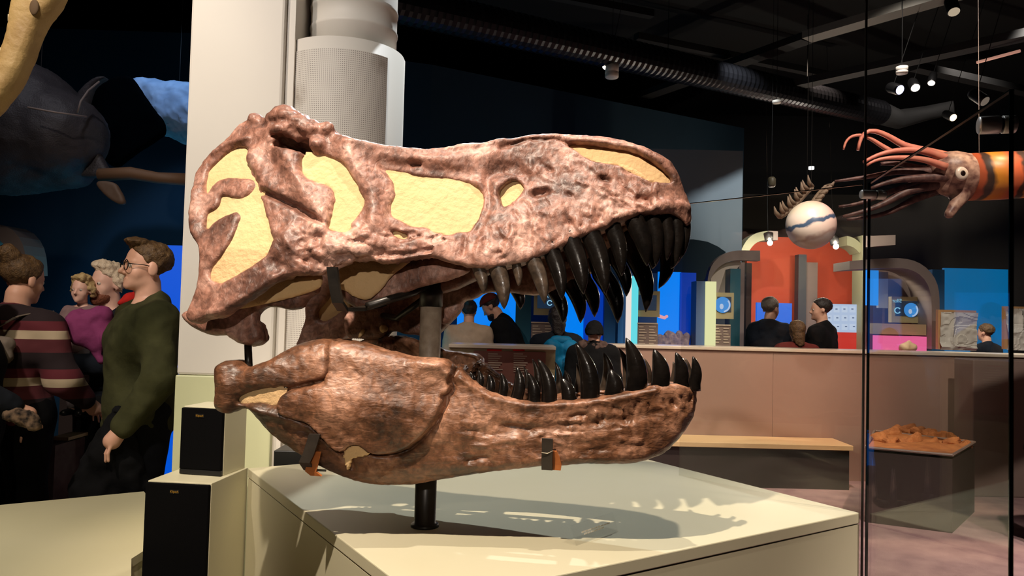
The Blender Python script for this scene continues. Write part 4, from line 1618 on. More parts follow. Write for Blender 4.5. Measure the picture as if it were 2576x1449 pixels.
def person(label, x, y, h, face, top, bottom, hair, hair_style='short', arms=None, lean=0.0, turn=0.0, z0=0.0, res=0.013, skin='fair',
           coat=False, group=None, glasses=False, beard=None, seated=False, stripes=None, cuff=None, hat=None, shoes=None, head_scale=1.0, nod=0.0):
    root = empty('person', (x, y, z0), label, 'person', group)
    fa = math.radians(face)
    fwd = np.array([math.cos(fa), math.sin(fa), 0])
    rgt = np.array([fwd[1], -fwd[0], 0])

    def W(p):
        return np.array([x, y, z0]) + h * (p[0] * rgt + p[1] * fwd + p[2] * UPZ)
    cl, sl_ = math.cos(lean), math.sin(lean)

    def T(p):                        # upper body: leaning forward about the hips
        p = np.array(p, dtype=float)
        yy, zz = p[1], p[2] - 0.53
        return np.array([p[0], yy * cl + zz * sl_, 0.53 - yy * sl_ + zz * cl])
    ct, st = math.cos(turn), math.sin(turn)
    cn, sn_ = math.cos(nod), math.sin(nod)
    hs = head_scale

    def Hd(p):                       # head: turned and nodded on the neck, then leaned with the body
        p = np.array(p, dtype=float)
        q = (p - np.array([0, 0, 0.88])) * hs
        q = np.array([q[0], q[1] * cn + q[2] * sn_, -q[1] * sn_ + q[2] * cn])
        q = np.array([q[0] * ct + q[1] * st, -q[0] * st + q[1] * ct, q[2]])
        return T(q + np.array([0, 0, 0.88]))

    def cap(a, b, ra, rb, f=None, k=None):
        f = f or (lambda p: p)
        r = (W(f(a)), W(f(b)), ra * h, rb * h)
        return r + (k,) if k else r

    def ball(c, r, f=None, k=None):   # ellipsoids approximated by short capsules for any heading
        f = f or (lambda p: p)
        r = list(r)
        ax = int(np.argmax(r))
        m = sorted(r)[1]
        m = (sorted(r)[0] + sorted(r)[1]) / 2
        d = np.zeros(3)
        d[ax] = max(r[ax] - m, 0.0005)
        return cap(np.array(c) - d, np.array(c) + d, m, m, f, k)
    arms = arms or ((( -.128, -.015, .63), (-.122, .035, .49)), ((.128, -.015, .63), (.122, .035, .49)))
    torso = [cap((-.035, 0, .53), (.035, 0, .53), .072, .072), cap((0, 0, .56), (0, 0, .68), .078, .078, T),
             cap((-.045, 0, .73), (.045, 0, .73), .074, .074, T), cap((0, -.008, .812), (-.100, -.008, .785), .040, .036, T), cap((0, -.008, .812), (.100, -.008, .785), .040, .036, T)]
    neck = [cap((0, -.012, .80), (0, -.006, .885), .036, .033, T, .012)]
    HH = .134

    def HL(q):
        return W(Hd((q[0] * HH, .004 + q[1] * HH, .866 + q[2] * HH)))
    o0 = HL((0, 0, 0))
    HR = [(HL(e) - o0) / np.linalg.norm(HL(e) - o0) for e in np.eye(3)]
    hu = HH * h * hs

    def ell(c, r, k, sign='e'):
        return (sign, HL(c), np.array(r) * hu, k * hu, HR)

    def hcap(a, b, ra, rb, k):
        return (HL(a), HL(b), ra * hu, rb * hu, k * hu)
    head = [ell((0, -.06, .65), (.33, .42, .345), .1), ell((0, .11, .43), (.27, .27, .40), .12), ell((0, .15, .17), (.205, .22, .165), .10), hcap((0, .30, .075), (0, .32, .07), .085, .08, .08)]
    for s_ in (-1, 1):
        head += [hcap((s_ * .18, .28, .545), (s_ * .05, .36, .55), .045, .045, .06), ell((s_ * .16, .22, .33), (.11, .11, .12), .08), ell((s_ * .335, -.05, .43), (.045, .10, .15), .03)]
    head += [hcap((0, .36, .52), (0, .47, .345), .035, .052, .05), hcap((-.05, .40, .315), (.05, .40, .315), .038, .038, .03)]
    for s_ in (-1, 1):
        head += [ell((s_ * .14, .425, .475), (.085, .075, .045), .03, '-')]
    head += [hcap((-.075, .365, .205), (.075, .365, .205), .024, .024, .02), hcap((-.065, .36, .150), (.065, .36, .150), .027, .027, .02)]
    armc, handc, sleeves = [], [], []
    for sgn_, (el, wr) in zip((-1, 1), arms):
        sh = T((sgn_ * .108, -.005, .785))
        el = T(el) if True else el
        wr = T(wr)
        idm = lambda p: p
        armc += [cap(sh, el, .037, .029, idm), cap(el, wr, .028, .019, idm)]
        d = (wr - el) / np.linalg.norm(wr - el)
        pa = wr + d * .045
        handc.append(cap(wr, pa, .018, .022, idm, .02))
        sd = np.array([1.0, 0, 0]) - d * d[0]
        if np.linalg.norm(sd) < .3:
            sd = np.array([0, 1.0, 0]) - d * d[1]
        sd /= np.linalg.norm(sd)
        nn = np.cross(d, sd)
        for k in range(4):
            o_ = (k - 1.5) * .0112
            L_ = (.036, .043, .040, .032)[k]
            b0 = pa + sd * o_ + d * .008
            b1 = b0 + d * L_ * .55 + nn * .004 + sd * o_ * .35
            b2 = b1 + d * L_ * .4 + nn * .012 + sd * o_ * .15
            handc += [cap(b0, b1, .0050, .0045, idm, .003), cap(b1, b2, .0045, .0039, idm, .003)]
        t0 = wr + d * .015 + sd * (-sgn_) * .014
        handc += [cap(t0, t0 + d * .025 + sd * (-sgn_) * .016 + nn * .01, .0075, .0062, idm, .006)]
    if seated:
        legs = []
        feet = []
    else:
        legs, feet = [], []
        for s in (-1, 1):
            legs += [cap((s * .046, 0, .52), (s * .052, .006, .28), .060, .040), cap((s * .052, .004, .28), (s * .052, -.012, .05), .039, .027)]
            feet += [cap((s * .052, -.02, .024), (s * .058, .075, .018), .025, .020)]
    v, q = sdf_caps(torso + neck + head + armc + handc + legs + feet, res, k=.02 * h)
    mesh_obj('body', v, q, SKIN[skin], root, smooth=True)
    # clothing over the body
    up_cut = [(W(T((0, -.005, .852 if coat else .846))), (W(T((0, .1, 1.02))) - W(T((0, -.02, .83)))))]
    lowz = .42 if coat else .475
    topc = torso + armc
    if coat:
        topc = topc + [cap((-.045, 0, .53), (-.055, 0, .43), .075, .078), cap((.045, 0, .53), (.055, 0, .43), .075, .078)]
    v, q = sdf_caps(topc, res, k=.03 * h, inflate=.013 * h + (.006 if coat else 0), cut=up_cut + [(W((0, 0, lowz)), (0, 0, -1.0))])
    n = vert_normals(v, q)
    v = v + n * ((vnoise(v, 9.0) * .010 + vnoise(v, 22.0) * .005)[:, None])
    ob = mesh_obj('coat' if coat else 'shirt', v, q, top, root, smooth=True)
    if legs:
        v, q = sdf_caps(torso[:1] + legs, res, k=.02 * h, inflate=.010 * h, cut=[(W((0, 0, .59)), (0, 0, 1.0)), (W((0, 0, .045)), (0, 0, -1.0))])
        n = vert_normals(v, q)
        v = v + n * ((vnoise(v, 10.0) * .006)[:, None])
        mesh_obj('trousers', v, q, bottom, root, smooth=True)
        v, q = sdf_caps(feet, res, k=.01, inflate=.008 * h, cut=[(W((0, 0, .0)), (0, 0, -1.0))])
        mesh_obj('shoes', v, q, shoes or M_BLKPL, root, smooth=True)
    # hair
    fine = min(res, .009)
    hc = [ell((0, -.08, .67), (.365, .455, .365), .1)]
    if hair_style == 'bun':
        hc += [hcap((0, -.42, .92), (0, -.50, 1.0), .20, .17, .05)]
    if hair_style == 'long':
        hc += [hcap((0, -.25, .55), (0, -.36, -.35), .36, .26, .1), hcap((-.25, -.05, .55), (-.30, -.05, -.2), .15, .12, .1), hcap((.25, -.05, .55), (.30, -.05, -.2), .15, .12, .1)]
    if hair_style == 'curly':
        hc += [ell((0, .05, .93), (.33, .33, .16), .05), hcap((-.33, -.05, .55), (-.34, -.08, .30), .13, .10, .05), hcap((.33, -.05, .55), (.34, -.08, .30), .13, .10, .05)]
    if hair_style == 'quiff':
        hc += [ell((0, .20, .97), (.27, .24, .10), .06)]
    hp = HL((0, .27, .79))
    hcut = [(hp, HL((0, .27 + .42, .79 - .33)) - hp)]
    v, q = sdf_caps(hc, fine, k=.015, inflate=.002, cut=hcut)
    n = vert_normals(v, q)
    am = .010 if hair_style == 'curly' else .005
    v = v + n * ((vnoise(v, 60.0) * am + vnoise(v, 25.0) * am)[:, None])
    mesh_obj('hair', v, q, hair, root, smooth=True)
    if hat is not None:
        hp2 = HL((0, 0, .70))
        v, q = sdf_caps([ell((0, -.06, .70), (.39, .48, .40), .05), hcap((-.2, .42, .72), (.2, .42, .72), .05, .05, .05)], fine, k=.02, cut=[(hp2, HL((0, .1, -.3)) - hp2)])
        mesh_obj('cap', v, q, hat, root, smooth=True)
    if beard is not None:
        bp2 = HL((0, .2, .33))
        v, q = sdf_caps([ell((0, .14, .13), (.245, .275, .20), .05), ell((0, .30, .05), (.16, .13, .16), .05), ell((0, .43, .19), (.07, .05, .035), .02, '-')], fine, k=.01, cut=[(bp2, HL((0, -.35, 1.0)) - bp2)])
        n = vert_normals(v, q)
        v = v + n * ((vnoise(v, 70.0) * .003)[:, None])
        mesh_obj('beard', v, q, beard, root, smooth=True)
    for s in (-1, 1):
        MB().sphere(HL((s * .14, .315, .475)), .058 * hu, 12, 8).build('eye', mat('eye_white', srgb(206, 192, 180), 0.25), root, smooth=True)
        MB().sphere(HL((s * .14, .355, .472)), .026 * hu, 10, 6).build('iris', mat('dark_iris', srgb(40, 28, 24), 0.2), root, smooth=True)
    if glasses:
        gm = mat('dark_spectacle_frame', srgb(18, 15, 16), 0.3)
        gb = MB()
        for s in (-1, 1):
            ring = [HL((s * .155 + .125 * math.cos(a), .425 - .05 * abs(s * .155 + .125 * math.cos(a)), .475 + .105 * math.sin(a))) for a in np.linspace(0, 2 * math.pi, 19)]
            gb.tube(ring, .0024, 6)
            gb.tube([HL((s * .28, .41, .50)), HL((s * .345, .15, .50)), HL((s * .35, -.06, .48))], .0022, 6)
        gb.tube([HL((-.04, .42, .49)), HL((.04, .42, .49))], .0022, 6)
        gb.build('spectacles', gm, root, smooth=True)
    return root, W, T, Hd


def lump(name, caps, m, res=.012, k=.03, noise=.012, parent=None, cut=None, freq=14.0):
    v, q = sdf_caps(caps, res, k=k, cut=cut)
    n = vert_normals(v, q)
    v = v + n * ((vnoise(v, freq) * noise + vnoise(v, freq * 2.6) * noise * .4)[:, None])
    return mesh_obj(name, v, q, m, parent, smooth=True)


C_OLIVE = cloth('olive_wool', (50, 50, 28))
C_JEANS = cloth('black_jeans', (13, 13, 16), (20, 20, 24))
C_BLACK = cloth('black_cloth', (9, 9, 10), (14, 14, 16))
C_NAVY = cloth('navy_quilt', (22, 25, 31))
C_BEIGE = cloth('beige_knit', (168, 146, 124), (182, 160, 138))
C_PURPLE = cloth('plum_cloth', (112, 44, 84), (132, 58, 100))
C_GREYT = cloth('grey_cloth', (92, 84, 86))
C_BLUE = cloth('teal_blue_nylon', (10, 96, 138), (16, 112, 156), 0.6)
C_RED = cloth('red_cloth', (170, 34, 30))
C_MAROON = cloth('maroon_cloth', (84, 34, 30))
C_SLATE = cloth('slate_cloth', (17, 21, 28))
H_BROWN = mat('brown_hair', srgb(62, 44, 28), 0.6, color2=srgb(110, 82, 48), nscale=60, bump=.6, bscale=120)
H_DARK = mat('dark_hair', srgb(26, 20, 18), 0.5, color2=srgb(40, 30, 26), nscale=60, bump=.6, bscale=120)
H_GREY = mat('grey_hair', srgb(92, 84, 76), 0.6, color2=srgb(120, 110, 100), nscale=60, bump=.6, bscale=120)
H_BLOND = mat('blond_hair', srgb(176, 146, 98), 0.6, color2=srgb(206, 178, 128), nscale=60, bump=.6, bscale=120)
H_FAIR = mat('fair_hair', srgb(214, 190, 160), 0.6, color2=srgb(226, 208, 184), nscale=60, bump=.6, bscale=120)
H_GINGER = mat('ginger_beard', srgb(120, 66, 44), 0.7, color2=srgb(142, 84, 60), nscale=60, bump=.6, bscale=120)


def stripe_mat(name, stops, scale, offset=0.0):
    m = bpy.data.materials.new(name)
    m.use_nodes = True
    N, L = m.node_tree.nodes, m.node_tree.links
    b = N['Principled BSDF']
    tc = N.new('ShaderNodeTexCoord')
    sp = N.new('ShaderNodeSeparateXYZ')
    L.new(tc.outputs['Object'], sp.inputs[0])
    ma = N.new('ShaderNodeMath')
    ma.operation = 'MULTIPLY_ADD'
    ma.inputs[1].default_value = scale
    ma.inputs[2].default_value = offset
    L.new(sp.outputs['Z'], ma.inputs[0])
    fr = N.new('ShaderNodeMath')
    fr.operation = 'FRACT'
    L.new(ma.outputs[0], fr.inputs[0])
    r = N.new('ShaderNodeValToRGB')
    r.color_ramp.interpolation = 'CONSTANT'
    for i, (p, c) in enumerate(stops):
        e = r.color_ramp.elements[i] if i < 2 else r.color_ramp.elements.new(p)
        e.position, e.color = p, c
    L.new(fr.outputs[0], r.inputs['Fac'])
    L.new(r.outputs['Color'], b.inputs['Base Color'])
    b.inputs['Roughness'].default_value = 0.9
    return m


C_STRIPE = stripe_mat('striped_knit', [(0.0, srgb(30, 14, 18)), (0.34, srgb(84, 30, 36)), (0.62, srgb(186, 166, 138)), (0.80, srgb(92, 26, 36))], 4.2, 0.05)

# --- left group
p4 = at(357, 700, 3.9)
green_man, gW, gT, gH = person('young man with glasses in an olive shirt, standing in profile beside the column', p4[0] + .02, 3.9, 1.83, 221, C_OLIVE, C_JEANS, H_BROWN, 'quiff',
                               arms=(((-.155, .0, .63), (-.135, .075, .515)), ((.150, -.03, .62), (.150, .03, .48))), glasses=True, res=.006, beard=None, turn=0.0, nod=-.05)
hd = gW(gT((-.125, .11, .47)))
lump('black_coat', [(at(292, 1040, 3.66), at(285, 1110, 3.70), .035, .09), (at(285, 1110, 3.70), at(255, 1235, 3.70), .09, .13), (at(300, 1060, 3.68), at(325, 1220, 3.72), .04, .09)],
     C_BLACK, res=.014, noise=.03, freq=10)
tag(bpy.data.objects['black_coat'], 'black coat hanging from the hand of the man with glasses', 'coat')
p1 = at(52, 700, 3.95)
wo, wW, wT, wH = person('woman with a hair bun in a maroon and cream striped sweater, seen from behind', p1[0] - .02, 3.98, 1.75, 78, C_STRIPE, C_BLACK, H_BROWN, 'bun',
                        arms=(((-.150, .02, .63), (-.10, .11, .60)), ((.165, .0, .64), (.175, .075, .575))), res=.010, turn=.15, nod=.15)
bag = empty('shoulder_bag', at(90, 900, 3.8), 'grey shoulder bag on the back of the striped-sweater woman', 'bag')
lump('bag_body', [(wW(wT((-.03, -.11, .765))), wW(wT((.075, -.11, .745))), .035, .035), (wW(wT((-.01, -.115, .725))), wW(wT((.08, -.115, .71))), .035, .03)], cloth('stone_canvas', (104, 94, 84)), noise=.008, parent=bag)
ribbon('bag_strap', [wW(wT(p_)) for p_ in ((.085, .03, .835), (.085, -.03, .832), (.065, -.075, .82), (.03, -.098, .79), (.0, -.11, .765))], (1, 0, .4), .030, .006, cloth('stone_canvas', (104, 94, 84)), bag)
lump('plum_jacket', [(at(200, 796, 4.05), at(262, 790, 4.05), .045, .03), (at(190, 815, 4.05), at(212, 850, 4.05), .05, .05), (at(262, 800, 4.05), at(276, 858, 4.05), .03, .04),
                     (at(228, 825, 4.05), at(256, 905, 4.05), .06, .025)], C_PURPLE, noise=.022, freq=12)
tag(bpy.data.objects['plum_jacket'], 'plum purple jacket draped over the arm of the striped-sweater woman', 'jacket')
p3 = at(274, 716, 4.75)
person('smiling bearded man in a dark jacket with red collar, holding the toddler', p3[0], 4.75, 1.76, 246, C_SLATE, C_JEANS, H_FAIR, 'curly',
       arms=(((-.14, .06, .66), (-.03, .16, .66)), ((.15, .05, .64), (.07, .17, .62))), beard=H_GINGER, res=.011, skin='pink', turn=.1)
c_red = p3
lump('red_collar', [(at(305, 762, 4.62), at(328, 752, 4.66), .02, .032), (at(328, 752, 4.66), at(345, 742, 4.72), .032, .03)], C_RED, noise=.006)
tag(bpy.data.objects['red_collar'], 'red scarf around the neck of the bearded man', 'scarf')
p2 = at(208, 730, 4.62)
person('blond toddler in a grey top carried by the bearded man', p2[0], 4.62, .78, 268, cloth('mauve_grey_knit', (120, 98, 98)), C_GREYT, H_BLOND, 'curly', z0=p2[2] - .78 * .955, res=.008, skin='pink', head_scale=1.5,
       arms=(((-.145, .05, .65), (-.08, .13, .66)), ((.145, .05, .65), (.07, .14, .68))))
p5 = at(-86, 800, 3.62)
person('person in a quilted navy jacket at the left edge, head out of view', p5[0], 3.62, 1.72, 30, C_NAVY, C_BLACK, H_DARK, 'short', coat=True, res=.008,
       arms=(((-.15, .02, .63), (-.12, .10, .54)), ((.165, .03, .65), (.150, .12, .60))))
lump('fur_pouch', [(at(22, 1040, 3.4), at(70, 1055, 3.4), .025, .034), (at(70, 1050, 3.4), at(88, 1072, 3.4), .034, .026)], mat('mottled_fur', srgb(18, 13, 11), .95, color2=srgb(120, 98, 78), nscale=32, contrast=.25), noise=.012, freq=25)
tag(bpy.data.objects['fur_pouch'], 'mottled brown fur pouch held by the navy-jacketed person at the left edge', 'bag')

# --- far groups
q = at(1180, 800, 8.2)
person('woman with a dark bun in a beige sweater behind the info stand, seen from behind', q[0], 8.2, 1.66, 90, C_BEIGE, C_BLACK, H_DARK, 'bun', res=.017)
q = at(1255, 800, 8.4)
person('bearded man in black with a dark red cap, leaning towards the beige-sweater woman', q[0] + .22, 8.4, 1.80, 170, C_BLACK, C_BLACK, H_DARK, 'short', lean=.42, beard=H_DARK, hat=C_MAROON, res=.017, nod=.2, coat=True)
q = at(1402, 830, 7.3)
bp_, bW, bT, bH = person('long-haired visitor wearing a blue backpack, seen from behind between the counters', q[0], 7.3, 1.60, 100, C_SLATE, C_BLACK, H_DARK, 'long', res=.016, lean=.05)
bk = empty('blue_backpack', bW((0, -.12, .55)), 'bright blue backpack on the long-haired visitor', 'backpack')
lump('pack_body', [(bW((-.05, -.11, .57)), bW((-.05, -.11, .76)), .085, .09), (bW((.05, -.11, .57)), bW((.05, -.11, .76)), .085, .09), (bW((0, -.16, .58)), bW((0, -.16, .66)), .08, .07)], C_BLUE, noise=.01, res=.016, parent=bk)
lump('pack_flap', [(bW((-.04, -.10, .80)), bW((.04, -.10, .80)), .05, .05)], C_BLUE, noise=.006, res=.014, parent=bk)
q = at(1492, 860, 6.9)
cp_, cW, cT, cH = person('visitor in a long black coat with a dark fur collar, seen from behind', q[0], 6.9, 1.50, 80, C_BLACK, C_BLACK, C_BLACK, 'long', coat=True, res=.016, nod=.8, lean=.15)
lump('collar', [(cW(cT((-.06, -.03, .83))), cW(cT((.06, -.03, .83))), .05, .05), (cW(cT((-.07, .02, .83))), cW(cT((.07, .02, .83))), .04, .04)], mat('dark_fur', srgb(40, 26, 22), .8, color2=srgb(90, 66, 56), nscale=40), res=.014, noise=.02, freq=30, parent=cp_)
q = at(1938, 800, 8.6)
person('grey-haired man in a dark jacket in front of the blue screen, seen from behind', q[0], 8.6, 1.78, 38, C_SLATE, C_BLACK, H_GREY, 'short', coat=True, res=.017)
q = at(2065, 800, 8.5)
person('man in black beside the pale screen, looking left', q[0], 8.5, 1.78, 142, C_BLACK, C_BLACK, H_DARK, 'short', coat=True, res=.017, turn=-.5)
q = at(2004, 830, 8.15)
person('child with brown hair in a maroon top between the two men by the screens', q[0], 8.15, 1.53, 90, C_MAROON, C_BLACK, H_BROWN, 'long', res=.017)
q = at(2655, 1000, 5.2)
person('person in black cut off by the right edge of the photo', q[0] + .03, 5.2, 1.40, 190, C_BLACK, C_BLACK, H_DARK, 'short', coat=True, res=.016)
q = at(2480, 830, 9.6)  # solid figure in place of a person's reflection in the glass
person('dark-clothed figure standing in for a glass reflection, next to the pale rock slab', q[0], 9.6, 1.55, 120, C_SLATE, C_BLACK, H_BROWN, 'short', coat=True, res=.018)


# ================================================================== exhibits behind
def zb2(u, v):
    return 1700 + u / 4.262, 560 + v / 4.262


def zb3(u, v):
    return 2100 + u / 4.025, 560 + v / 4.025


def pbox(name, x0, y0, x1, y1, d, th, m, parent=None, bevel=0.0, to_floor=False):
    lo, hi = pxbox(x0, y0, x1, y1, d, d + th)
    if to_floor:
        lo = (lo[0], lo[1], 0.0)
    return MB().box(lo, hi).build(name, m, parent, bevel=bevel)


def pprism(name, pts, d, th, m, parent=None):
    """outline traced at depth d, th thick"""
    poly = [at(x, y, d) for x, y in pts]
    return MB().prism(poly, (0, th, 0)).build(name, m, parent)


def band(name, outer, inner, d, th, m, parent=None):
    """curved band between two traced edges with equal numbers of points"""
    a = [at(x, y, d) for x, y in outer]
    b_ = [at(x, y, d) for x, y in inner]
    mb = MB()
    for i in range(len(a) - 1):
        p = [a[i], a[i + 1], b_[i + 1], b_[i]]
        mb.hexa([tuple(q) for q in p] + [tuple(q + np.array([0, th, 0])) for q in p])
    return mb.build(name, m, parent)


def resample(pts, n):
    p = np.array(pts, dtype=float)
    L_ = np.r_[0, np.cumsum(np.linalg.norm(np.diff(p, axis=0), axis=1))]
    t = np.linspace(0, L_[-1], n)
    q = np.stack([np.interp(t, L_, p[:, 0]), np.interp(t, L_, p[:, 1])], 1)
    for _ in range(2):
        q[1:-1] = (q[:-2] + 2 * q[1:-1] + q[2:]) / 4
    return [tuple(k) for k in q]


M_BEAM = mat('lit_grey_beam', srgb(120, 118, 110), .6)  # pale colour stands in for light on one stretch of beam
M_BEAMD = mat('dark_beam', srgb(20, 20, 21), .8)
M_WIRE = mat('black_wire', srgb(8, 8, 8), .9)
M_COUNTER = mat('taupe_counter', srgb(150, 122, 108), 0.3, color2=srgb(156, 128, 114), nscale=2)
M_CTOP = mat('pale_counter_top', srgb(196, 182, 164), 0.25)
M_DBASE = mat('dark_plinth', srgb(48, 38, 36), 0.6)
M_TAUPE = mat('taupe_panel', srgb(128, 110, 102), 0.6)
M_TAN = mat('tan_frame', srgb(168, 156, 118), 0.5)
M_TEAL = mat('teal_panel', srgb(20, 86, 104), 0.6)
M_BLUEP = mat('blue_panel', srgb(22, 96, 160), 0.5)
M_ARCH = mat('grey_arch', srgb(142, 128, 122), 0.6)
M_ARCHL = mat('pale_arch', srgb(204, 190, 176), 0.6)
M_ARCHG = mat('pale_green_arch', srgb(150, 150, 122), 0.6)
M_ORANGE = mat('orange_wall', srgb(206, 84, 52), 0.7, color2=srgb(196, 74, 44), nscale=1.2)
M_SCREENB = glow('blue_screen', srgb(30, 110, 235), 1.0)
M_BLUEL = glow('blue_lightbox', srgb(0, 125, 238), 1.0)
M_BLUED = glow('deep_blue_lightbox', srgb(0, 55, 170), 0.9)
M_CYAN = glow('cyan_lightbox', srgb(95, 215, 225), 1.0)
M_YELL = glow('pale_yellow_lightbox', srgb(238, 238, 180), 1.0)
M_PALE = glow('pale_screen', srgb(190, 210, 245), 0.9)
M_PINK = glow('pink_lightbox', srgb(250, 105, 165), 1.0)
M_TXT = mat('pale_lettering', srgb(188, 170, 150), 0.7)
M_DSCR = glow('dark_screen', srgb(24, 44, 66), 0.8)
M_GLOBE = glow('globe_picture', srgb(60, 150, 235), 0.9)
M_LETT = glow('cyan_lettering', srgb(150, 210, 240), 0.9)

# --- counters, bench, carpet step
cd0 = 7.45
lo, hi = pxbox(1540, 878, 2170, 1195, cd0, cd0 + .35)
x_r = at(2700, 880, cd0)[0]
ctr = empty('long_counter', ((lo[0] + x_r) / 2, cd0 + .2, 0), 'long taupe exhibit counter behind the pedestal at the right', 'counter')
ztop = at(1850, 874, cd0)[2]
for xa, xb in ((lo[0], at(1945, 900, cd0)[0]), (at(1945, 900, cd0)[0], at(2170, 900, cd0)[0]), (at(2170, 900, cd0)[0], x_r)):
    MB().box((xa + .001, cd0, .0), (xb - .001, cd0 + .35, ztop - .03)).build('front_panel', M_COUNTER, ctr)
MB().box((lo[0] - .01, cd0 - .02, ztop - .03), (x_r, cd0 + .4, ztop)).build('counter_top', M_CTOP, ctr, bevel=.004)
zl = at(1850, 1098, 7.4)[2]
bn = empty('display_bench', ((lo[0] + 3) / 2, 7.2, 0), 'low lit pale bench along the foot of the long counter', 'bench')
bx0, bx1 = at(1560, 1100, 7.1)[0], at(2135, 1100, 7.1)[0]
MB().box((bx0, 7.0, zl - .045), (bx1, cd0 - .005, zl)).build('bench_top', mat('bench_top_paint', srgb(206, 176, 132), .5), bn, bevel=.004)
MB().box((bx0 + .02, 7.04, 0), (bx1 - .02, cd0 - .01, zl - .045)).build('bench_base', M_DBASE, bn)
# information stand in the middle
ist = empty('information_stand', at(1260, 900, 6.6) * np.array([1, 1, 0]), 'taupe information stand with two columns of text, seen between the jaws', 'information stand')
lo, hi = pxbox(1128, 868, 1397, 960, 6.6, 6.95)
MB().box((lo[0], 6.62, 0), (hi[0], 6.95, hi[2] - .03)).build('stand_body', M_TAN, ist)
MB().box((lo[0], 6.55, hi[2] - .03), (hi[0], 6.98, hi[2])).build('stand_top', M_CTOP, ist, bevel=.004)
pbox('text_panel', 1190, 884, 1372, 990, 6.60, .015, mat('brown_text_panel', srgb(140, 92, 80), .6), ist)
for cx_, n_ in ((1228, 8), (1292, 9)):
    for k in range(n_):
        w_ = 24 + 14 * ((k * 37 % 10) / 10.0)
        pbox('text_line', cx_, 889 + 5.6 * k, cx_ + w_, 891.5 + 5.6 * k, 6.595, .004, M_TXT, ist)
pbox('red_stripe', 1225, 879, 1262, 883, 6.595, .004, C_RED, ist)
pbox('red_stripe', 1290, 879, 1320, 883, 6.595, .004, C_RED, ist)

# --- blue alcove behind the jaws
def exhibit(name, x0, y0, x1, y1, d, th, m, label, cat, group=None, to_floor=True):
    o = pbox(name, x0, y0, x1, y1, d, th, m, None, to_floor=to_floor)
    tag(o, label, cat, group)
    return o


exhibit('blue_lightbox', 1150, 715, 1303, 880, 8.85, .05, M_BLUEL, 'bright blue lit sea picture behind the beige-sweater woman', 'light panel')
jf = empty('jellyfish_picture', at(1225, 760, 8.8), 'small white sea creature on the bright blue picture', 'picture')
jb = MB()
for a_ in range(5):
    an = a_ * 1.256 + .3
    jb.prism([at(1225 + 3 * math.cos(an - .6), 757 + 3 * math.sin(an - .6), 8.83), at(1225 + 10 * math.cos(an), 757 + 9 * math.sin(an), 8.83), at(1225 + 3 * math.cos(an + .6), 757 + 3 * math.sin(an + .6), 8.83)], (0, .01, 0))
jb.build('flower_shape', glow('white_picture', srgb(225, 235, 245), .9), jf)
MB().tube([at(1228, 762, 8.83), at(1236, 770, 8.83), at(1238, 782, 8.83)], .008, 6).build('stem_shape', MATS['white_picture'], jf)
exhibit('teal_pillar', 1297, 700, 1336, 880, 8.7, .25, M_TEAL, 'dark teal pillar right of the bright blue picture', 'pillar')
exhibit('blue_lightbox', 1400, 690, 1470, 880, 8.9, .05, M_BLUEL, 'bright blue lit panel behind the backpack visitor', 'light panel')
exhibit('blue_pillar', 1470, 690, 1520, 880, 8.8, .2, M_BLUED, 'deep blue panel behind the hanging upper teeth', 'light panel')
exhibit('blue_pillar', 1520, 670, 1553, 880, 8.7, .2, M_BLUEP, 'mid blue panel left of the cyan panel', 'panel')
exhibit('blue_pillar', 1555, 690, 1579, 880, 8.62, .2, M_BLUEP, 'narrow blue panel directly beside the white edge', 'panel')
exhibit('white_lightbox', 1578, 696, 1588, 880, 8.5, .12, glow('white_lightbox', srgb(240, 225, 215), .95), 'thin white lit upright beside the cyan panel', 'light panel')
exhibit('cyan_lightbox', 1588, 694, 1605, 880, 8.52, .12, M_CYAN, 'narrow cyan lit upright panel', 'light panel')
exhibit('blue_lightbox', 1655, 684, 1712, 880, 8.9, .05, M_BLUEL, 'bright blue lit tank window left of the pale yellow upright', 'light panel')
exhibit('blue_pillar', 1711, 686, 1750, 880, 8.85, .2, M_BLUED, 'deep blue side of the lit tank', 'light panel')
exhibit('blue_grey_slab', 1751, 707, 1774, 880, 8.5, .25, mat('blue_grey_panel', srgb(84, 108, 150), .6), 'blue-grey upright slab left of the pale yellow one', 'slab')
exhibit('yellow_lightbox', 1776, 708, 1801, 880, 8.45, .12, M_YELL, 'pale yellow glowing upright slab', 'light panel')
reef = empty('coral_reef', at(1690, 860, 8.8), 'pale coral reef model at the foot of the blue tank', 'coral')
for k in range(9):
    cx_, cy_ = 1660 + 8 * k + random.uniform(-3, 3), 850 - random.uniform(0, 22) * (1 - abs(k - 3) / 7)
    lump('coral', [(at(cx_, 880, 8.75), at(cx_, cy_, 8.75), .05, .035), (at(cx_, 868, 8.75), at(cx_ + 6, cy_ + 2, 8.75), .03, .02)], mat('pale_coral', srgb(170, 150, 150), .8, color2=srgb(90, 84, 120), nscale=25), res=.014, noise=.012, parent=reef, freq=30)
fish = lump('pink_fish', [(at(1658, 795, 8.6), at(1672, 800, 8.6), .02, .016), (at(1672, 799, 8.6), at(1677, 796, 8.6), .01, .018)], glow('pink_fish_picture', srgb(240, 170, 180), .8), res=.006, k=.01, noise=0)
tag(fish, 'small pale pink fish model in the blue tank', 'fish model')


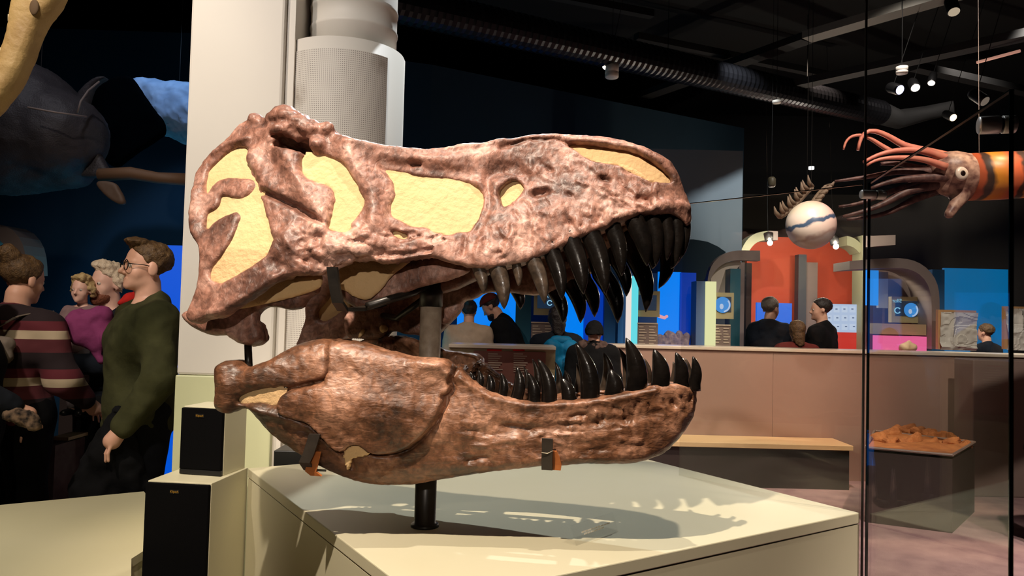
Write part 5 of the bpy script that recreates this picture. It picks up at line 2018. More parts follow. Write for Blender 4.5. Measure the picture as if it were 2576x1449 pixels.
def monitor(x0, y0, x1, y1, d, label, ring=None, globe=None, letters=None, flip=False):
    root = empty('monitor', at((x0 + x1) / 2, y1, d), label, 'monitor', 'information monitors')
    pbox('frame', x0, y0, x1, y1, d, .08, M_TAN, root)
    wx = (x1 - x0) * .13
    pbox('screen', x0 + wx, y0 + (y1 - y0) * .16, x1 - wx, y1 - (y1 - y0) * .26, d - .006, .006, M_DSCR, root)
    if ring:
        c = at(ring[0], ring[1], d - .012)
        r_ = ring[2] * d / FPX
        MB().tube([c + np.array([r_ * math.cos(a), 0, r_ * math.sin(a)]) for a in np.linspace(.6, .6 + 5.2, 20)], r_ * .2, 6).build('ring_symbol', M_LETT, root, smooth=True)
    if globe:
        c = at(globe[0], globe[1], d - .010)
        r_ = globe[2] * d / FPX
        MB()._lathe(c, [(r_, 0), (r_, .004)], 28, np.array([0, -1.0, 0])).build('globe_picture', M_GLOBE, root)
        cc = c + np.array([0, -.006, 0])
        MB().tube([cc + np.array([r_ * .85 * math.cos(a), 0, r_ * .85 * math.sin(a)]) for a in np.linspace(-1.4, .7, 10)], r_ * .1, 6).build('globe_highlight', M_PALE, root)
        MB().sphere(cc + np.array([-r_ * .15, 0, -r_ * .2]), (r_ * .25, .003, r_ * .35), 10, 8).build('globe_land', M_PALE, root)
    if letters:
        text_mesh('screen_lettering', letters[0], letters[3] * d / FPX, M_LETT, at(letters[1], letters[2], d - .010), 0, root, depth=.001, flip=flip)
    return root


def text_board(x0, y0, x1, y1, d, label, cols, rows):
    root = empty('text_board', at((x0 + x1) / 2, y1, d), label, 'text board', 'text boards under the monitors')
    pbox('board', x0, y0, x1, y1, d, .06, M_TAUPE, root, to_floor=True)
    pbox('board_edge', x0, y0 - 2, x1, y0 + 1.5, d - .01, .02, M_TXT, root)
    for cx_ in range(cols):
        for k in range(rows):
            a = x0 + (x1 - x0) * (.06 + cx_ / cols)
            pbox('text_line', a, y0 + 7 + 7 * k, a + (x1 - x0) * (.78 / cols) * (.6 + .4 * ((k * 7 + cx_ * 3) % 5) / 4), y0 + 10 + 7 * k, d - .006, .005, M_TXT, root)


monitor(1343, 728, 1412, 793, 8.55, 'tan-framed monitor with a cyan ring symbol above the left text board', ring=(1383, 762, 6), letters=('A', 1377, 747, 9))
text_board(1336, 812, 1398, 880, 8.55, 'taupe text board left of the backpack visitor', 2, 8)
monitor(1598, 732, 1660, 797, 8.55, 'tan-framed monitor with cyan lettering right of the cyan panel', letters=('n', 1639, 748, 11))
text_board(1604, 814, 1655, 880, 8.5, 'taupe text board beside the cyan panel', 2, 7)
monitor(1798, 736, 1846, 802, 8.55, 'tan-framed monitor showing a blue globe', globe=(1818, 767, 20))
text_board(1797, 818, 1838, 880, 8.5, 'taupe text board under the globe monitor', 2, 6)
exhibit('teal_pillar', 1836, 676, 1862, 880, 8.75, .2, M_TEAL, 'teal upright right of the globe monitor', 'pillar')

# --- grey lit partition and arches
exhibit('grey_partition', 1560, 376, 1866, 880, 9.75, .2, mat('blue_grey_partition', srgb(118, 132, 140), .6, color2=srgb(126, 138, 144), nscale=2), 'tall blue-grey lit partition right of the snout', 'partition')
pp = pprism('dark_lintel', [(1640, 602), (1745, 602), (1780, 608), (1806, 620), (1826, 634), (1800, 662), (1782, 705), (1750, 705), (1750, 686), (1640, 686)], 9.3, .12, mat('deep_teal_panel', srgb(14, 44, 54), .7))
tag(pp, 'dark teal lintel above the blue tank, right of the snout', 'lintel')
N_ = 14
o1 = resample([zb2(*p) for p in ((340, 640), (345, 560), (380, 450), (450, 370), (560, 310), (640, 295), (905, 300))], N_)
i1 = resample([zb2(*p) for p in ((362, 640), (390, 560), (450, 480), (540, 420), (640, 400), (905, 410))], N_)
ar1 = empty('display_arch', at(1800, 735, 8.8), 'grey arched portal over the globe monitor', 'arch', 'curved exhibit arches')
band('arch_front', o1, i1, 8.9, .12, M_ARCH, ar1)
i1b = resample([zb2(*p) for p in ((425, 760), (360, 640), (390, 560), (450, 480), (540, 420), (690, 405))], N_)
i1c = resample([zb2(*p) for p in ((580, 760), (576, 690), (585, 620), (620, 540), (660, 490), (700, 440))], N_)
band('arch_soffit', i1b, i1c, 8.95, .3, M_ARCHL, ar1)
ar2 = empty('display_arch', at(1900, 620, 10.2), 'pale green arch curving over the left of the orange wall', 'arch', 'curved exhibit arches')
band('arch_front', resample([zb2(*p) for p in ((690, 320), (740, 210), (800, 140), (880, 100), (990, 88))], 10), resample([zb2(*p) for p in ((775, 320), (830, 240), (870, 210), (920, 190), (990, 185))], 10), 10.4, .3, M_ARCHG, ar2)
band('arch_lintel', [zb2(990, 88), zb2(1095, 92)], [zb2(990, 185), zb2(1095, 188)], 10.4, .3, M_ARCH, ar2)
ar3 = empty('display_arch', at(2150, 620, 10.2), 'pale green arch piece right of the bright lamp', 'arch', 'curved exhibit arches')
band('arch_front', resample([zb3(*p) for p in ((125, 135), (180, 145), (240, 185), (300, 250))], 8), resample([zb3(*p) for p in ((125, 230), (170, 240), (215, 265), (250, 310))], 8), 10.4, .3, M_ARCHG, ar3)
pbox('arch_leg', 2168, 592, 2176, 880, 10.35, .3, M_ARCHG, ar3, to_floor=True)
band('arch_lintel', [zb3(300, 135), zb3(615, 125)], [zb3(300, 250), zb3(615, 225)], 10.3, .2, M_ARCH, ar3)
ar4 = empty('display_arch', at(2250, 870, 8.8), 'large grey arch around the niche with the pink light box', 'arch', 'curved exhibit arches')
ro = resample([zb3(*p) for p in ((150, 390), (300, 375), (640, 355), (760, 365), (880, 410), (980, 500), (1050, 620), (1062, 740), (1062, 1000), (1062, 1280))], 24)
ri = resample([zb3(*p) for p in ((150, 475), (380, 465), (640, 455), (760, 465), (840, 500), (920, 570), (972, 690), (982, 800), (982, 1000), (980, 1280))], 24)
band('arch_front', ro, ri, 8.9, .45, M_ARCH, ar4)
pprism('niche_back', [zb3(*p) for p in ((310, 470), (640, 455), (760, 465), (840, 500), (920, 570), (972, 690), (980, 1290), (310, 1290))], 9.5, .05, M_TAUPE, ar4)
# --- orange room
exhibit('orange_partition', 1878, 598, 2172, 880, 11.2, .1, M_ORANGE, 'orange-red lit partition behind the two men', 'partition')
exhibit('dark_pillar', 1877, 662, 1890, 880, 9.6, .15, mat('dark_brown_panel', srgb(66, 54, 52), .6), 'slim dark upright at the left of the orange room', 'pillar')
exhibit('grey_pillar', 1858, 660, 1872, 880, 9.4, .15, M_ARCH, 'slim grey upright beside the teal one', 'pillar')
exhibit('dark_pillar', 2008, 640, 2028, 880, 10.9, .15, mat('slate_panel', srgb(70, 72, 76), .6), 'dark slate upright in the middle of the orange wall', 'pillar')
exhibit('taupe_pillar', 2027, 660, 2056, 880, 10.95, .15, M_TAUPE, 'taupe upright beside the slate one on the orange wall', 'pillar')
exhibit('flat_screen', 1904, 762, 1992, 825, 10.6, .06, M_SCREENB, 'bright blue flat screen behind the grey-haired man', 'screen', to_floor=False)
scr = empty('flat_screen', at(2115, 835, 10.5), 'pale bluish screen with a grid of small pictures', 'screen')
pbox('screen', 2070, 765, 2158, 836, 10.5, .06, M_PALE, scr)
for i in range(4):
    for j in range(3):
        pbox('picture', 2078 + 20 * i, 771 + 22 * j, 2092 + 20 * i, 786 + 22 * j, 10.49, .006, glow('pale_picture', srgb(205, 222, 250), .9), scr)
        pbox('picture_mark', 2082 + 20 * i + (j * 2), 776 + 22 * j, 2087 + 20 * i + (j * 2), 779 + 22 * j, 10.48, .006, glow('grey_picture', srgb(110, 130, 170), .8), scr)
exhibit('red_sign_board', 2100, 836, 2156, 880, 10.5, .06, glow('red_lightbox', srgb(225, 55, 45), .8), 'bright red panel below the pale screen', 'panel')
for (px, py, d, lab, pw) in ((1937, 611, 10.0, 'bright exhibit lamp under the left pale green arch', 30), (2103, 620, 9.8, 'bright exhibit lamp right of the globe model', 55)):
    c = at(px, py, d)
    lr = empty('exhibit_lamp', c, lab, 'lamp', 'bright exhibit lamps')
    MB().sphere(c, .035, 12, 8).build('bulb', glow('lamp_bulb', srgb(255, 246, 225), 30), lr, smooth=True)
    MB()._lathe(c + np.array([0, .04, .03]), [(.05, 0), (.06, .10), (.02, .12)], 14, np.array([0, .3, 1.0])).build('housing', M_BLKPL, lr, smooth=True)
    MB().tube([c + np.array([0, .08, .1]), np.array([c[0] + .1, c[1] + .6, 5.3])], .003, 6).build('lamp_stem', M_STEEL_BLACK, lr)
    lamp = point('exhibit_lamp_light', tuple(c + np.array([0, -.06, -.02])), pw, (1.0, .88, .70), .06)
# niche things
monitor(2243, 747, 2318, 812, 9.2, 'dark monitor with a blue globe and mirrored lettering, standing in for a glass reflection in the right niche', ring=(2258, 781, 7), globe=(2292, 780, 18), letters=('Silur', 2257, 757, 13), flip=True)  # solid monitor in place of one mirrored in the glass
exhibit('blue_lightbox', 2176, 680, 2210, 768, 9.1, .05, glow('sky_lightbox', srgb(50, 150, 250), 1), 'sky blue lit panel at the left of the right niche', 'light panel', to_floor=False)
exhibit('grey_strip', 2210, 684, 2234, 775, 9.15, .05, mat('pale_grey_panel', srgb(170, 178, 180), .6), 'pale grey strip beside the sky blue panel', 'panel', to_floor=False)
exhibit('taupe_case', 2218, 815, 2330, 842, 9.0, .3, M_TAN, 'taupe display case above the pink light box', 'case', to_floor=False)
exhibit('pink_lightbox', 2221, 846, 2331, 880, 8.8, .25, M_PINK, 'glowing pink light box in the right niche', 'light panel')
pb = lump('sand_mound', [(at(2275, 874, 8.75), at(2285, 862, 8.75), .06, .02), (at(2295, 874, 8.75), at(2287, 862, 8.75), .05, .02)], M_PINK, res=.012, noise=.006)
pb.data.materials[0] = mat('sandy_model', srgb(226, 190, 150), .8)
tag(pb, 'small sandy mound in front of the pink light box', 'model')
exhibit('teal_lightbox', 2375, 676, 2536, 880, 9.9, .05, glow('teal_blue_lightbox', srgb(0, 105, 165), .9), 'large teal-blue lit wall panel at the right', 'light panel')
exhibit('navy_panel', 2345, 678, 2376, 880, 9.85, .1, mat('deep_navy_panel', srgb(14, 60, 96), .6), 'dark blue edge left of the teal-blue panel', 'panel')
M_ROCK = mat('pale_limestone', srgb(206, 202, 190), .8, color2=srgb(230, 227, 218), nscale=4, bump=.8, bscale=8)


def rock_slab(x0, y0, x1, y1, d, label):
    root = empty('fossil_slab', at((x0 + x1) / 2, y1, d), label, 'fossil slab', 'framed fossil slabs')
    pbox('frame', x0 - 3, y0, x1 + 3, y1, d + .02, .05, mat('wood_frame', srgb(214, 168, 116), .5), root)
    a, b_ = at(x0, y1, d), at(x1, y0 + 7, d)
    n = 48
    verts, faces = [], []
    for i in range(n + 1):
        for j in range(n + 1):
            p = np.array([a[0] + (b_[0] - a[0]) * i / n, d, a[2] + (b_[2] - a[2]) * j / n])
            verts.append(p)
    V_ = np.array(verts)
    ridge = np.abs(vnoise(V_, 5.0))
    V_[:, 1] -= .035 * (1 - ridge) ** 4 + .03 * np.floor(3 * (vnoise(V_ * np.array([1, 1, 1.6]), 6.0) + 1)) / 3 + .008 * vnoise(V_, 26.0)
    for i in range(n):
        for j in range(n):
            k = i * (n + 1) + j
            faces.append([k, k + n + 1, k + n + 2, k + 1])
    mesh_obj('rock_face', V_, faces, M_ROCK, root, smooth=False)


rock_slab(2363, 780, 2453, 880, 8.6, 'pale grey fossil rock slab in a wood frame on the counter')
rock_slab(2530, 772, 2660, 880, 8.3, 'framed fossil rock slab at the right edge of the photo')

# --- rock tray on the right
tray = empty('rock_tray', at(2320, 1130, 5.9) * np.array([1, 1, 0]), 'low dark display tray holding orange rocks', 'display tray')
pt = [at(2180, 1118, 5.9), at(2400, 1136, 5.6), at(2450, 1120, 5.95), at(2180, 1098, 6.6)]
zt = float(np.mean([p[2] for p in pt]))
px_ = [atz(2178, 1119, zt), atz(2396, 1138, zt), atz(2452, 1106, zt), atz(2200, 1078, zt)]
MB().hexa([(p[0], p[1], 0) for p in px_] + [(p[0], p[1], zt - .05) for p in px_]).build('tray_body', M_DBASE, tray)
for i in range(4):
    a, b_ = px_[i], px_[(i + 1) % 4]
    MB().tube([np.array([*a[:2], zt - .02]), np.array([*b_[:2], zt - .02])], .011, 6).build('tray_rim', M_TAUPE, tray)
M_SAND = mat('orange_rock', srgb(196, 128, 76), .85, color2=srgb(150, 90, 52), nscale=12, bump=.6, bscale=30)
nb = 30
bv = []
for i in range(nb + 1):
    for j in range(nb + 1):
        u_, w_ = .01 + .98 * i / nb, .01 + .98 * j / nb
        p = (px_[0] * (1 - u_) + px_[1] * u_) * (1 - w_) + (px_[3] * (1 - u_) + px_[2] * u_) * w_
        bv.append([p[0], p[1], zt - .045])
bv = np.array(bv)
bv[:, 2] += .03 * (vnoise(bv, 5.0) + .5) + .012 * vnoise(bv, 16.0)
mesh_obj('sand_bed', bv, [[i * (nb + 1) + j, (i + 1) * (nb + 1) + j, (i + 1) * (nb + 1) + j + 1, i * (nb + 1) + j + 1] for i in range(nb) for j in range(nb)], M_SAND, tray, smooth=True)
ROCKL = ['small orange rock at the left end of the display tray', 'rounded orange rock, second from the left in the tray', 'tallest orange rock at the middle back of the tray', 'orange rock just right of the tallest one', 'broad orange rock right of the middle of the tray',
         'orange rock third from the right end of the tray', 'flat orange rock in front of the tallest one', 'small flat orange rock at the front left of the tray', 'orange rock at the front right of the middle', 'smallest orange rock at the right end of the tray']
for k, (px, py, r_) in enumerate(((2215, 1100, .09), (2250, 1090, .11), (2290, 1082, .13), (2330, 1090, .12), (2370, 1098, .12), (2405, 1108, .10), (2300, 1105, .10), (2250, 1108, .08), (2345, 1112, .09), (2420, 1115, .07))):
    c = atz(px, py + 10, zt - .05)
    o = lump('rock', [(c + np.array([-r_ * .7, 0, 0]), c + np.array([r_ * .7, .03, .01]), r_ * .55, r_ * .4), (c + np.array([0, 0, 0]), c + np.array([.02, 0, r_ * .5]), r_ * .5, r_ * .3)], M_SAND, res=.016, noise=.035, freq=11)
    o.data.polygons.foreach_set('use_smooth', np.zeros(len(o.data.polygons), dtype=bool))
    tag(o, ROCKL[k], 'rock', 'orange rocks in the tray')
lo, hi = pxbox(2448, 905, 2540, 1100, 6.9, 7.2)
MB().box((lo[0], 6.9, 0), (hi[0] + .5, 7.2, hi[2])).build('taupe_kiosk', M_TAUPE, None, bevel=.01)
tag(bpy.data.objects['taupe_kiosk'], 'taupe kiosk panel at the right behind the rock tray', 'kiosk')

# --- hanging models
gl = empty('globe_model', at(2040, 626, 7.0), 'large white globe with a blue band hanging in the hall', 'globe')
gc = at(2040, 566, 7.0)
gr = 61 * 7.0 / FPX


def globe_mat():
    m = bpy.data.materials.new('painted_globe')
    m.use_nodes = True
    N, L = m.node_tree.nodes, m.node_tree.links
    b = N['Principled BSDF']
    tc = N.new('ShaderNodeTexCoord')
    mp = N.new('ShaderNodeMapping')
    mp.inputs['Location'].default_value = (0, 0, 0)
    mp.inputs['Rotation'].default_value = (0, math.radians(20), 0)
    L.new(tc.outputs['Object'], mp.inputs['Vector'])
    nz = N.new('ShaderNodeTexNoise')
    nz.inputs['Scale'].default_value = 9
    nz.inputs['Detail'].default_value = 6
    L.new(tc.outputs['Object'], nz.inputs['Vector'])
    sp = N.new('ShaderNodeSeparateXYZ')
    L.new(mp.outputs[0], sp.inputs[0])
    ma = N.new('ShaderNodeMath')
    ma.operation = 'MULTIPLY_ADD'
    ma.inputs[1].default_value = .09
    L.new(nz.outputs['Fac'], ma.inputs[0])
    L.new(sp.outputs['Z'], ma.inputs[2])
    r = N.new('ShaderNodeValToRGB')
    els = r.color_ramp.elements
    mrr = N.new('ShaderNodeMapRange')
    mrr.inputs['From Min'].default_value = -gr
    mrr.inputs['From Max'].default_value = gr
    L.new(ma.outputs[0], mrr.inputs['Value'])
    L.new(mrr.outputs[0], r.inputs['Fac'])
    w = srgb(216, 204, 196)
    els[0].position, els[0].color = .30, srgb(196, 186, 184)
    els[1].position, els[1].color = 1.0, srgb(206, 196, 178)
    for p, c in ((.36, srgb(170, 150, 144)), (.42, w), (.60, w), (.63, srgb(60, 84, 116)), (.69, srgb(70, 92, 120)), (.72, w), (.9, w)):
        e = els.new(p)
        e.color = c
    L.new(r.outputs['Color'], b.inputs['Base Color'])
    b.inputs['Roughness'].default_value = .35
    return m


gl.location = [float(c) for c in gc]
MB().sphere(gc, gr, 40, 28).build('globe_ball', globe_mat(), gl, smooth=True)
MB().tube([gc + np.array([0, 0, gr]), np.array([gc[0], gc[1], 5.3])], .0015, 6).build('hanging_wire', M_STEEL_BLACK, gl)

SD = 5.0
M_SQ = mat('mottled_squid_skin', srgb(196, 158, 138), .45, color2=srgb(104, 66, 60), nscale=22, contrast=.35)
M_SQP = mat('pink_tentacle', srgb(214, 118, 98), .45, color2=srgb(226, 150, 124), nscale=18)
M_SQD = mat('shaded_tentacle', srgb(74, 48, 46), .5, color2=srgb(120, 88, 80), nscale=28, contrast=.3)  # darker copy for the lower arms, their shade put into the colour


def shell_mat():
    m = bpy.data.materials.new('striped_shell')
    m.use_nodes = True
    N, L = m.node_tree.nodes, m.node_tree.links
    b = N['Principled BSDF']
    tc = N.new('ShaderNodeTexCoord')
    sp = N.new('ShaderNodeSeparateXYZ')
    L.new(tc.outputs['Object'], sp.inputs[0])
    nz = N.new('ShaderNodeTexNoise')
    nz.inputs['Scale'].default_value = 8
    L.new(tc.outputs['Object'], nz.inputs['Vector'])
    ma = N.new('ShaderNodeMath')
    ma.operation = 'MULTIPLY_ADD'
    ma.inputs[1].default_value = .10
    L.new(nz.outputs['Fac'], ma.inputs[0])
    L.new(sp.outputs['X'], ma.inputs[2])
    mu = N.new('ShaderNodeMath')
    mu.operation = 'MULTIPLY'
    mu.inputs[1].default_value = 4.2
    L.new(ma.outputs[0], mu.inputs[0])
    fr = N.new('ShaderNodeMath')
    fr.operation = 'FRACT'
    L.new(mu.outputs[0], fr.inputs[0])
    r = N.new('ShaderNodeValToRGB')
    els = r.color_ramp.elements
    els[0].position, els[0].color = 0.0, srgb(190, 96, 60)
    els[1].position, els[1].color = 1.0, srgb(200, 104, 64)
    for p, c in ((.22, srgb(186, 88, 54)), (.30, srgb(72, 50, 40)), (.45, srgb(60, 44, 38)), (.56, srgb(214, 138, 44)), (.85, srgb(206, 124, 44))):
        e = els.new(p)
        e.color = c
    L.new(fr.outputs[0], r.inputs['Fac'])
    L.new(r.outputs['Color'], b.inputs['Base Color'])
    b.inputs['Roughness'].default_value = .4
    return m


squid = empty('squid_model', at(2440, 445, SD), 'hanging long-shelled squid-like sea animal model with pink tentacles', 'animal model')
hc_ = at(2408, 432, SD)
hv = [(at(2430, 440, SD), at(2395, 430, SD), .145, .125), (at(2395, 430, SD), at(2372, 425, SD), .12, .095), (at(2425, 480, SD), at(2380, 470, SD), .06, .06),
      (at(2412, 500, SD - .03), at(2388, 538, SD - .05), .05, .03)]
v, q = sdf_caps(hv, .010, k=.04)
v = displace(v, q, .004, .001)
mesh_obj('head', v, q, M_SQ, squid, smooth=True)


def tentacle(pts, r0, r1, m, dd=0.0):
    p = [at(x, y, SD + dd) for x, y in resample(pts, 18)]
    MB().tube(p, [r0 + (r1 - r0) * (i / 17) ** .8 for i in range(18)], 10).build('tentacle', m, squid, smooth=True)


for pts, r0, r1, m, dd in (
        ([(2385, 395), (2330, 380), (2275, 368), (2240, 345), (2210, 330), (2185, 325), (2170, 333), (2163, 350), (2158, 378)], .034, .010, M_SQP, .05),
        ([(2385, 400), (2330, 380), (2290, 376), (2240, 380), (2200, 392), (2172, 408)], .030, .010, M_SQP, -.05),
        ([(2380, 420), (2330, 402), (2280, 396), (2230, 397), (2196, 404), (2180, 416)], .026, .008, M_SQP, -.1),
        ([(2240, 380), (2215, 365), (2185, 345), (2160, 338), (2135, 345), (2124, 362), (2122, 376)], .018, .007, M_SQP, .08),
        ([(2380, 430), (2320, 432), (2260, 430), (2200, 442), (2160, 448), (2100, 456)], .034, .008, M_SQD, 0),
        ([(2380, 445), (2320, 448), (2270, 450), (2220, 462), (2190, 474)], .038, .010, M_SQD, -.05),
        ([(2380, 460), (2320, 470), (2270, 486), (2230, 510), (2180, 530), (2120, 545)], .040, .010, M_SQD, 0),
        ([(2380, 470), (2330, 490), (2290, 505), (2250, 530), (2200, 545), (2130, 552)], .034, .009, M_SQD, .06),
        ([(2370, 455), (2310, 460), (2250, 478), (2200, 500), (2150, 515), (2110, 520)], .030, .009, M_SQD, .1),
        ([(2370, 435), (2300, 420), (2250, 410), (2215, 412)], .03, .012, M_SQD, .05)):
    tentacle(pts, r0, r1, m, dd)
ec = at(2418, 437, SD - .135)
ey = MB()._lathe(ec, [(.046, 0), (.04, .012), (.02, .018)], 20, np.array([.1, -1.0, 0])).build('eye', mat('pale_eye', srgb(226, 206, 190), .3), squid, smooth=True)
MB()._lathe(ec + np.array([.002, -.017, 0]), [(.02, 0), (.012, .004)], 16, np.array([.1, -1.0, 0])).build('pupil', mat('dark_pupil', srgb(30, 16, 14), .2), ey, smooth=True)
MB().tube([at(2432, 446, SD), at(2520, 442, SD), at(2620, 437, SD), at(2760, 430, SD + .1)], [.155, .157, .150, .14], 32).build('shell', shell_mat(), squid, smooth=True)
MB().tube([at(2463, 385, SD), np.array([at(2455, 200, SD)[0], SD, 5.3])], .0018, 6).build('hanging_wire', M_ARCH, squid)

MBF = at(2030, 478, 7.8)
fern = empty('fossil_plant_model', at(1970, 545, 7.8), 'pale brown spiny sea lily model behind the white globe', 'fossil model')
M_FERN = mat('pale_brown_fossil', srgb(150, 126, 104), .7)
for stem_, sp_, ln in (([(1962, 545), (1985, 530), (2010, 505), (2030, 480), (2042, 470)], [(-18, -26), (-12, -30)], 26), ([(2040, 520), (2052, 500), (2064, 485), (2080, 470)], [(26, -8), (24, -14)], 24)):
    sp2 = resample(stem_, 10)
    MB().tube([at(x, y, 7.8) for x, y in sp2], .03, 8).build('stem', M_FERN, fern, smooth=True)
    for i, (x, y) in enumerate(sp2):
        dx, dy = sp_[i % 2]
        MB().tube([at(x, y, 7.8), at(x + dx * .6, y + dy * .4, 7.75), at(x + dx * .8, y + dy, 7.75)], [.028, .02, .004], 8).build('spine', M_FERN, fern, smooth=True)

MB().tube([MBF, np.array([MBF[0], MBF[1], 5.3])], .003, 6).build('hanging_wire', M_STEEL_BLACK, fern)

# --- left: hanging bone, marine animal, arch, counter
M_TANB = mat('tan_fossil_bone', srgb(176, 146, 92), .6, color2=srgb(150, 118, 70), nscale=9, bump=.4, bscale=40)
TD = 2.9


def plate_px(name, pts, d, th, m, parent, res=.010, noise=.004, kk=.03):
    """rounded solid cut to an outline that faces the camera at depth d"""
    w = np.array([at(x, y, d) for x, y in pts])
    out = chaikin(w[:, [0, 2]], n=2)
    lo, hi = out.min(0) - .03, out.max(0) + .03
    X, Y, Z = grid((lo[0], -th, lo[1]), (hi[0], th, hi[1]), res)
    gx_, gz_ = np.meshgrid(X, Z, indexing='ij')
    dd = poly_sd(np.stack([gx_.ravel(), gz_.ravel()], 1).astype(float), out).reshape(gx_.shape).astype(np.float32)
    F = smax(np.abs(Y[None, :, None]) - th / 2, np.broadcast_to(dd[:, None, :], (len(X), len(Y), len(Z))), kk)
    vv, qq = surface_nets(F.astype(np.float32), (X[0], Y[0] + d, Z[0]), res)
    if noise:
        vv = displace(vv, qq, noise, noise * .3)
    return mesh_obj(name, vv, qq, m, parent, smooth=True)


hb = empty('hanging_fossil_jaw', at(60, 100, TD), 'tan fossil jaw bone with small teeth hanging at the top left corner', 'fossil')
plate_px('jaw_bone', [(180, -50), (150, 20), (112, 65), (90, 120), (75, 165), (45, 225), (0, 278), (-60, 340), (-80, 260), (-40, 200), (0, 172), (12, 130), (30, 70), (32, 30), (60, -50)], TD, .11, M_TANB, hb, kk=.05)
for (x, y) in ((40, 18), (30, 52), (8, 135), (-6, 160)):
    MB().tube([at(x + 10, y + 6, TD - .02), at(x - 4, y - 3, TD - .03), at(x - 9, y - 16, TD - .03)], [.016, .011, .002], 8).build('tooth', mat('ivory_tooth', srgb(206, 188, 150), .4), hb, smooth=True)
MB().sphere(at(86, 18, TD - .055), (.018, .006, .030), 14, 10).build('bone_pit', mat('brown_pit', srgb(84, 62, 36), .8), hb, smooth=True)

LD = 6.2
whale = empty('sea_reptile_model', at(130, 330, LD), 'dark grey giant sea animal model hanging over the left visitors', 'animal model')
M_WH = mat('grey_animal_skin', srgb(52, 50, 54), .55, color2=srgb(70, 66, 70), nscale=5, bump=.4, bscale=90)
v, q = sdf_caps([(at(-300, 330, LD), at(40, 320, LD), .55, .52), (at(40, 320, LD), at(150, 345, LD - .1), .50, .36), (at(60, 400, LD), at(190, 430, LD), .22, .12)], .025, k=.15)
v = displace(v, q, .012, .004)
mesh_obj('body', v, q, M_WH, whale, smooth=True)
plate_px('fin', [(150, 300), (190, 250), (215, 215), (250, 192), (280, 195), (240, 215), (226, 250), (222, 290), (225, 320), (240, 360), (270, 420), (285, 440), (235, 450), (180, 440), (150, 400)], LD - .1, .10, M_WH, whale, res=.016)
plate_px('dark_fin', [(285, 192), (330, 190), (345, 210), (370, 250), (395, 285), (412, 300), (420, 335), (400, 350), (330, 395), (290, 430), (250, 385), (225, 330), (222, 285), (235, 235)], LD + .25, .08, mat('black_fin', srgb(3, 4, 5), 1.0, spec=0.0), whale, res=.016)
plate_px('flipper', [(235, 455), (290, 455), (305, 480), (320, 515), (295, 515), (262, 490)], LD - .3, .05, mat('brown_flipper', srgb(92, 72, 58), .6), whale, res=.012, kk=.02)
MB().tube([at(250, 440, LD - .2), at(330, 436, LD - .2), at(400, 448, LD - .2), at(480, 452, LD - .2)], [.05, .05, .045, .05], 10).build('mounting_beam', mat('brown_beam', srgb(112, 84, 62), .6), whale, smooth=True)
MB().tube([at(70, 270, LD - .68), at(140, 283, LD - .66), at(218, 294, LD - .45)], .008, 6).build('skin_seam', M_ARCH, whale, smooth=True)
MB().tube([at(195, 285, LD - .40), at(203, 255, LD - .38), at(222, 228, LD - .3), at(250, 205, LD - .25)], .008, 6).build('skin_seam', M_ARCH, whale, smooth=True)
belly = empty('pale_sea_animal_model', at(420, 300, 6.9), 'blue-lit pale sea animal model behind the dark fin, beside the column', 'animal model')
v, q = sdf_caps([(at(360, 230, 6.9), at(520, 280, 6.9), .12, .26), (at(440, 290, 6.9), at(560, 330, 6.9), .2, .25)], .02, k=.1)
mesh_obj('body', displace(v, q, .02, .004), q, mat('pale_blue_skin', srgb(150, 168, 190), .6, color2=srgb(120, 140, 165), nscale=6), belly, smooth=True)
for o_, c_ in ((whale, at(100, 240, LD)), (belly, at(450, 240, 6.9))):
    MB().tube([c_, np.array([c_[0], c_[1], 5.3])], .003, 6).build('hanging_wire', M_STEEL_BLACK, o_)
exhibit('blue_lightbox', 385, 617, 470, 800, 6.6, .05, glow('royal_lightbox', srgb(0, 82, 210), 1), 'royal blue lit panel behind the man with glasses', 'light panel')
la = empty('display_arch', at(20, 640, 6.5), 'grey curved arch above the striped-sweater woman', 'arch', 'curved exhibit arches')
band('arch_front', resample([(-120, 640), (-110, 600), (-70, 570), (0, 558), (35, 575), (58, 605), (66, 640), (67, 690)], 14), resample([(-80, 640), (-75, 615), (-50, 605), (-15, 596), (5, 603), (15, 620), (22, 650), (24, 690)], 14), 6.6, .3, M_ARCH, la)
lc = empty('display_counter', at(230, 900, 5.6) * np.array([1, 1, 0]), 'taupe display counter behind the olive-shirted man', 'counter')
pbox('counter_top', 150, 853, 312, 915, 5.6, .4, M_TAUPE, lc)
pbox('counter_leg', 256, 916, 312, 1100, 5.62, .3, M_TAUPE, lc, to_floor=True)
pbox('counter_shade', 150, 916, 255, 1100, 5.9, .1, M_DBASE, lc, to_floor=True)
pbox('counter_rail', 226, 925, 230, 1060, 5.55, .03, M_CTOP, lc)
gp = empty('grey_plinth', at(90, 1200, 4.3) * np.array([1, 1, 0]), 'grey two-part plinth behind the low platform at the left', 'plinth')
pbox('plinth_block', 62, 1120, 135, 1290, 4.3, .3, C_GREYT, gp, to_floor=True)
pbox('plinth_block', 12, 1180, 60, 1290, 4.32, .3, C_GREYT, gp, to_floor=True)
pbox('plinth_shelf', 128, 1100, 172, 1108, 4.35, .2, M_TAN, gp)

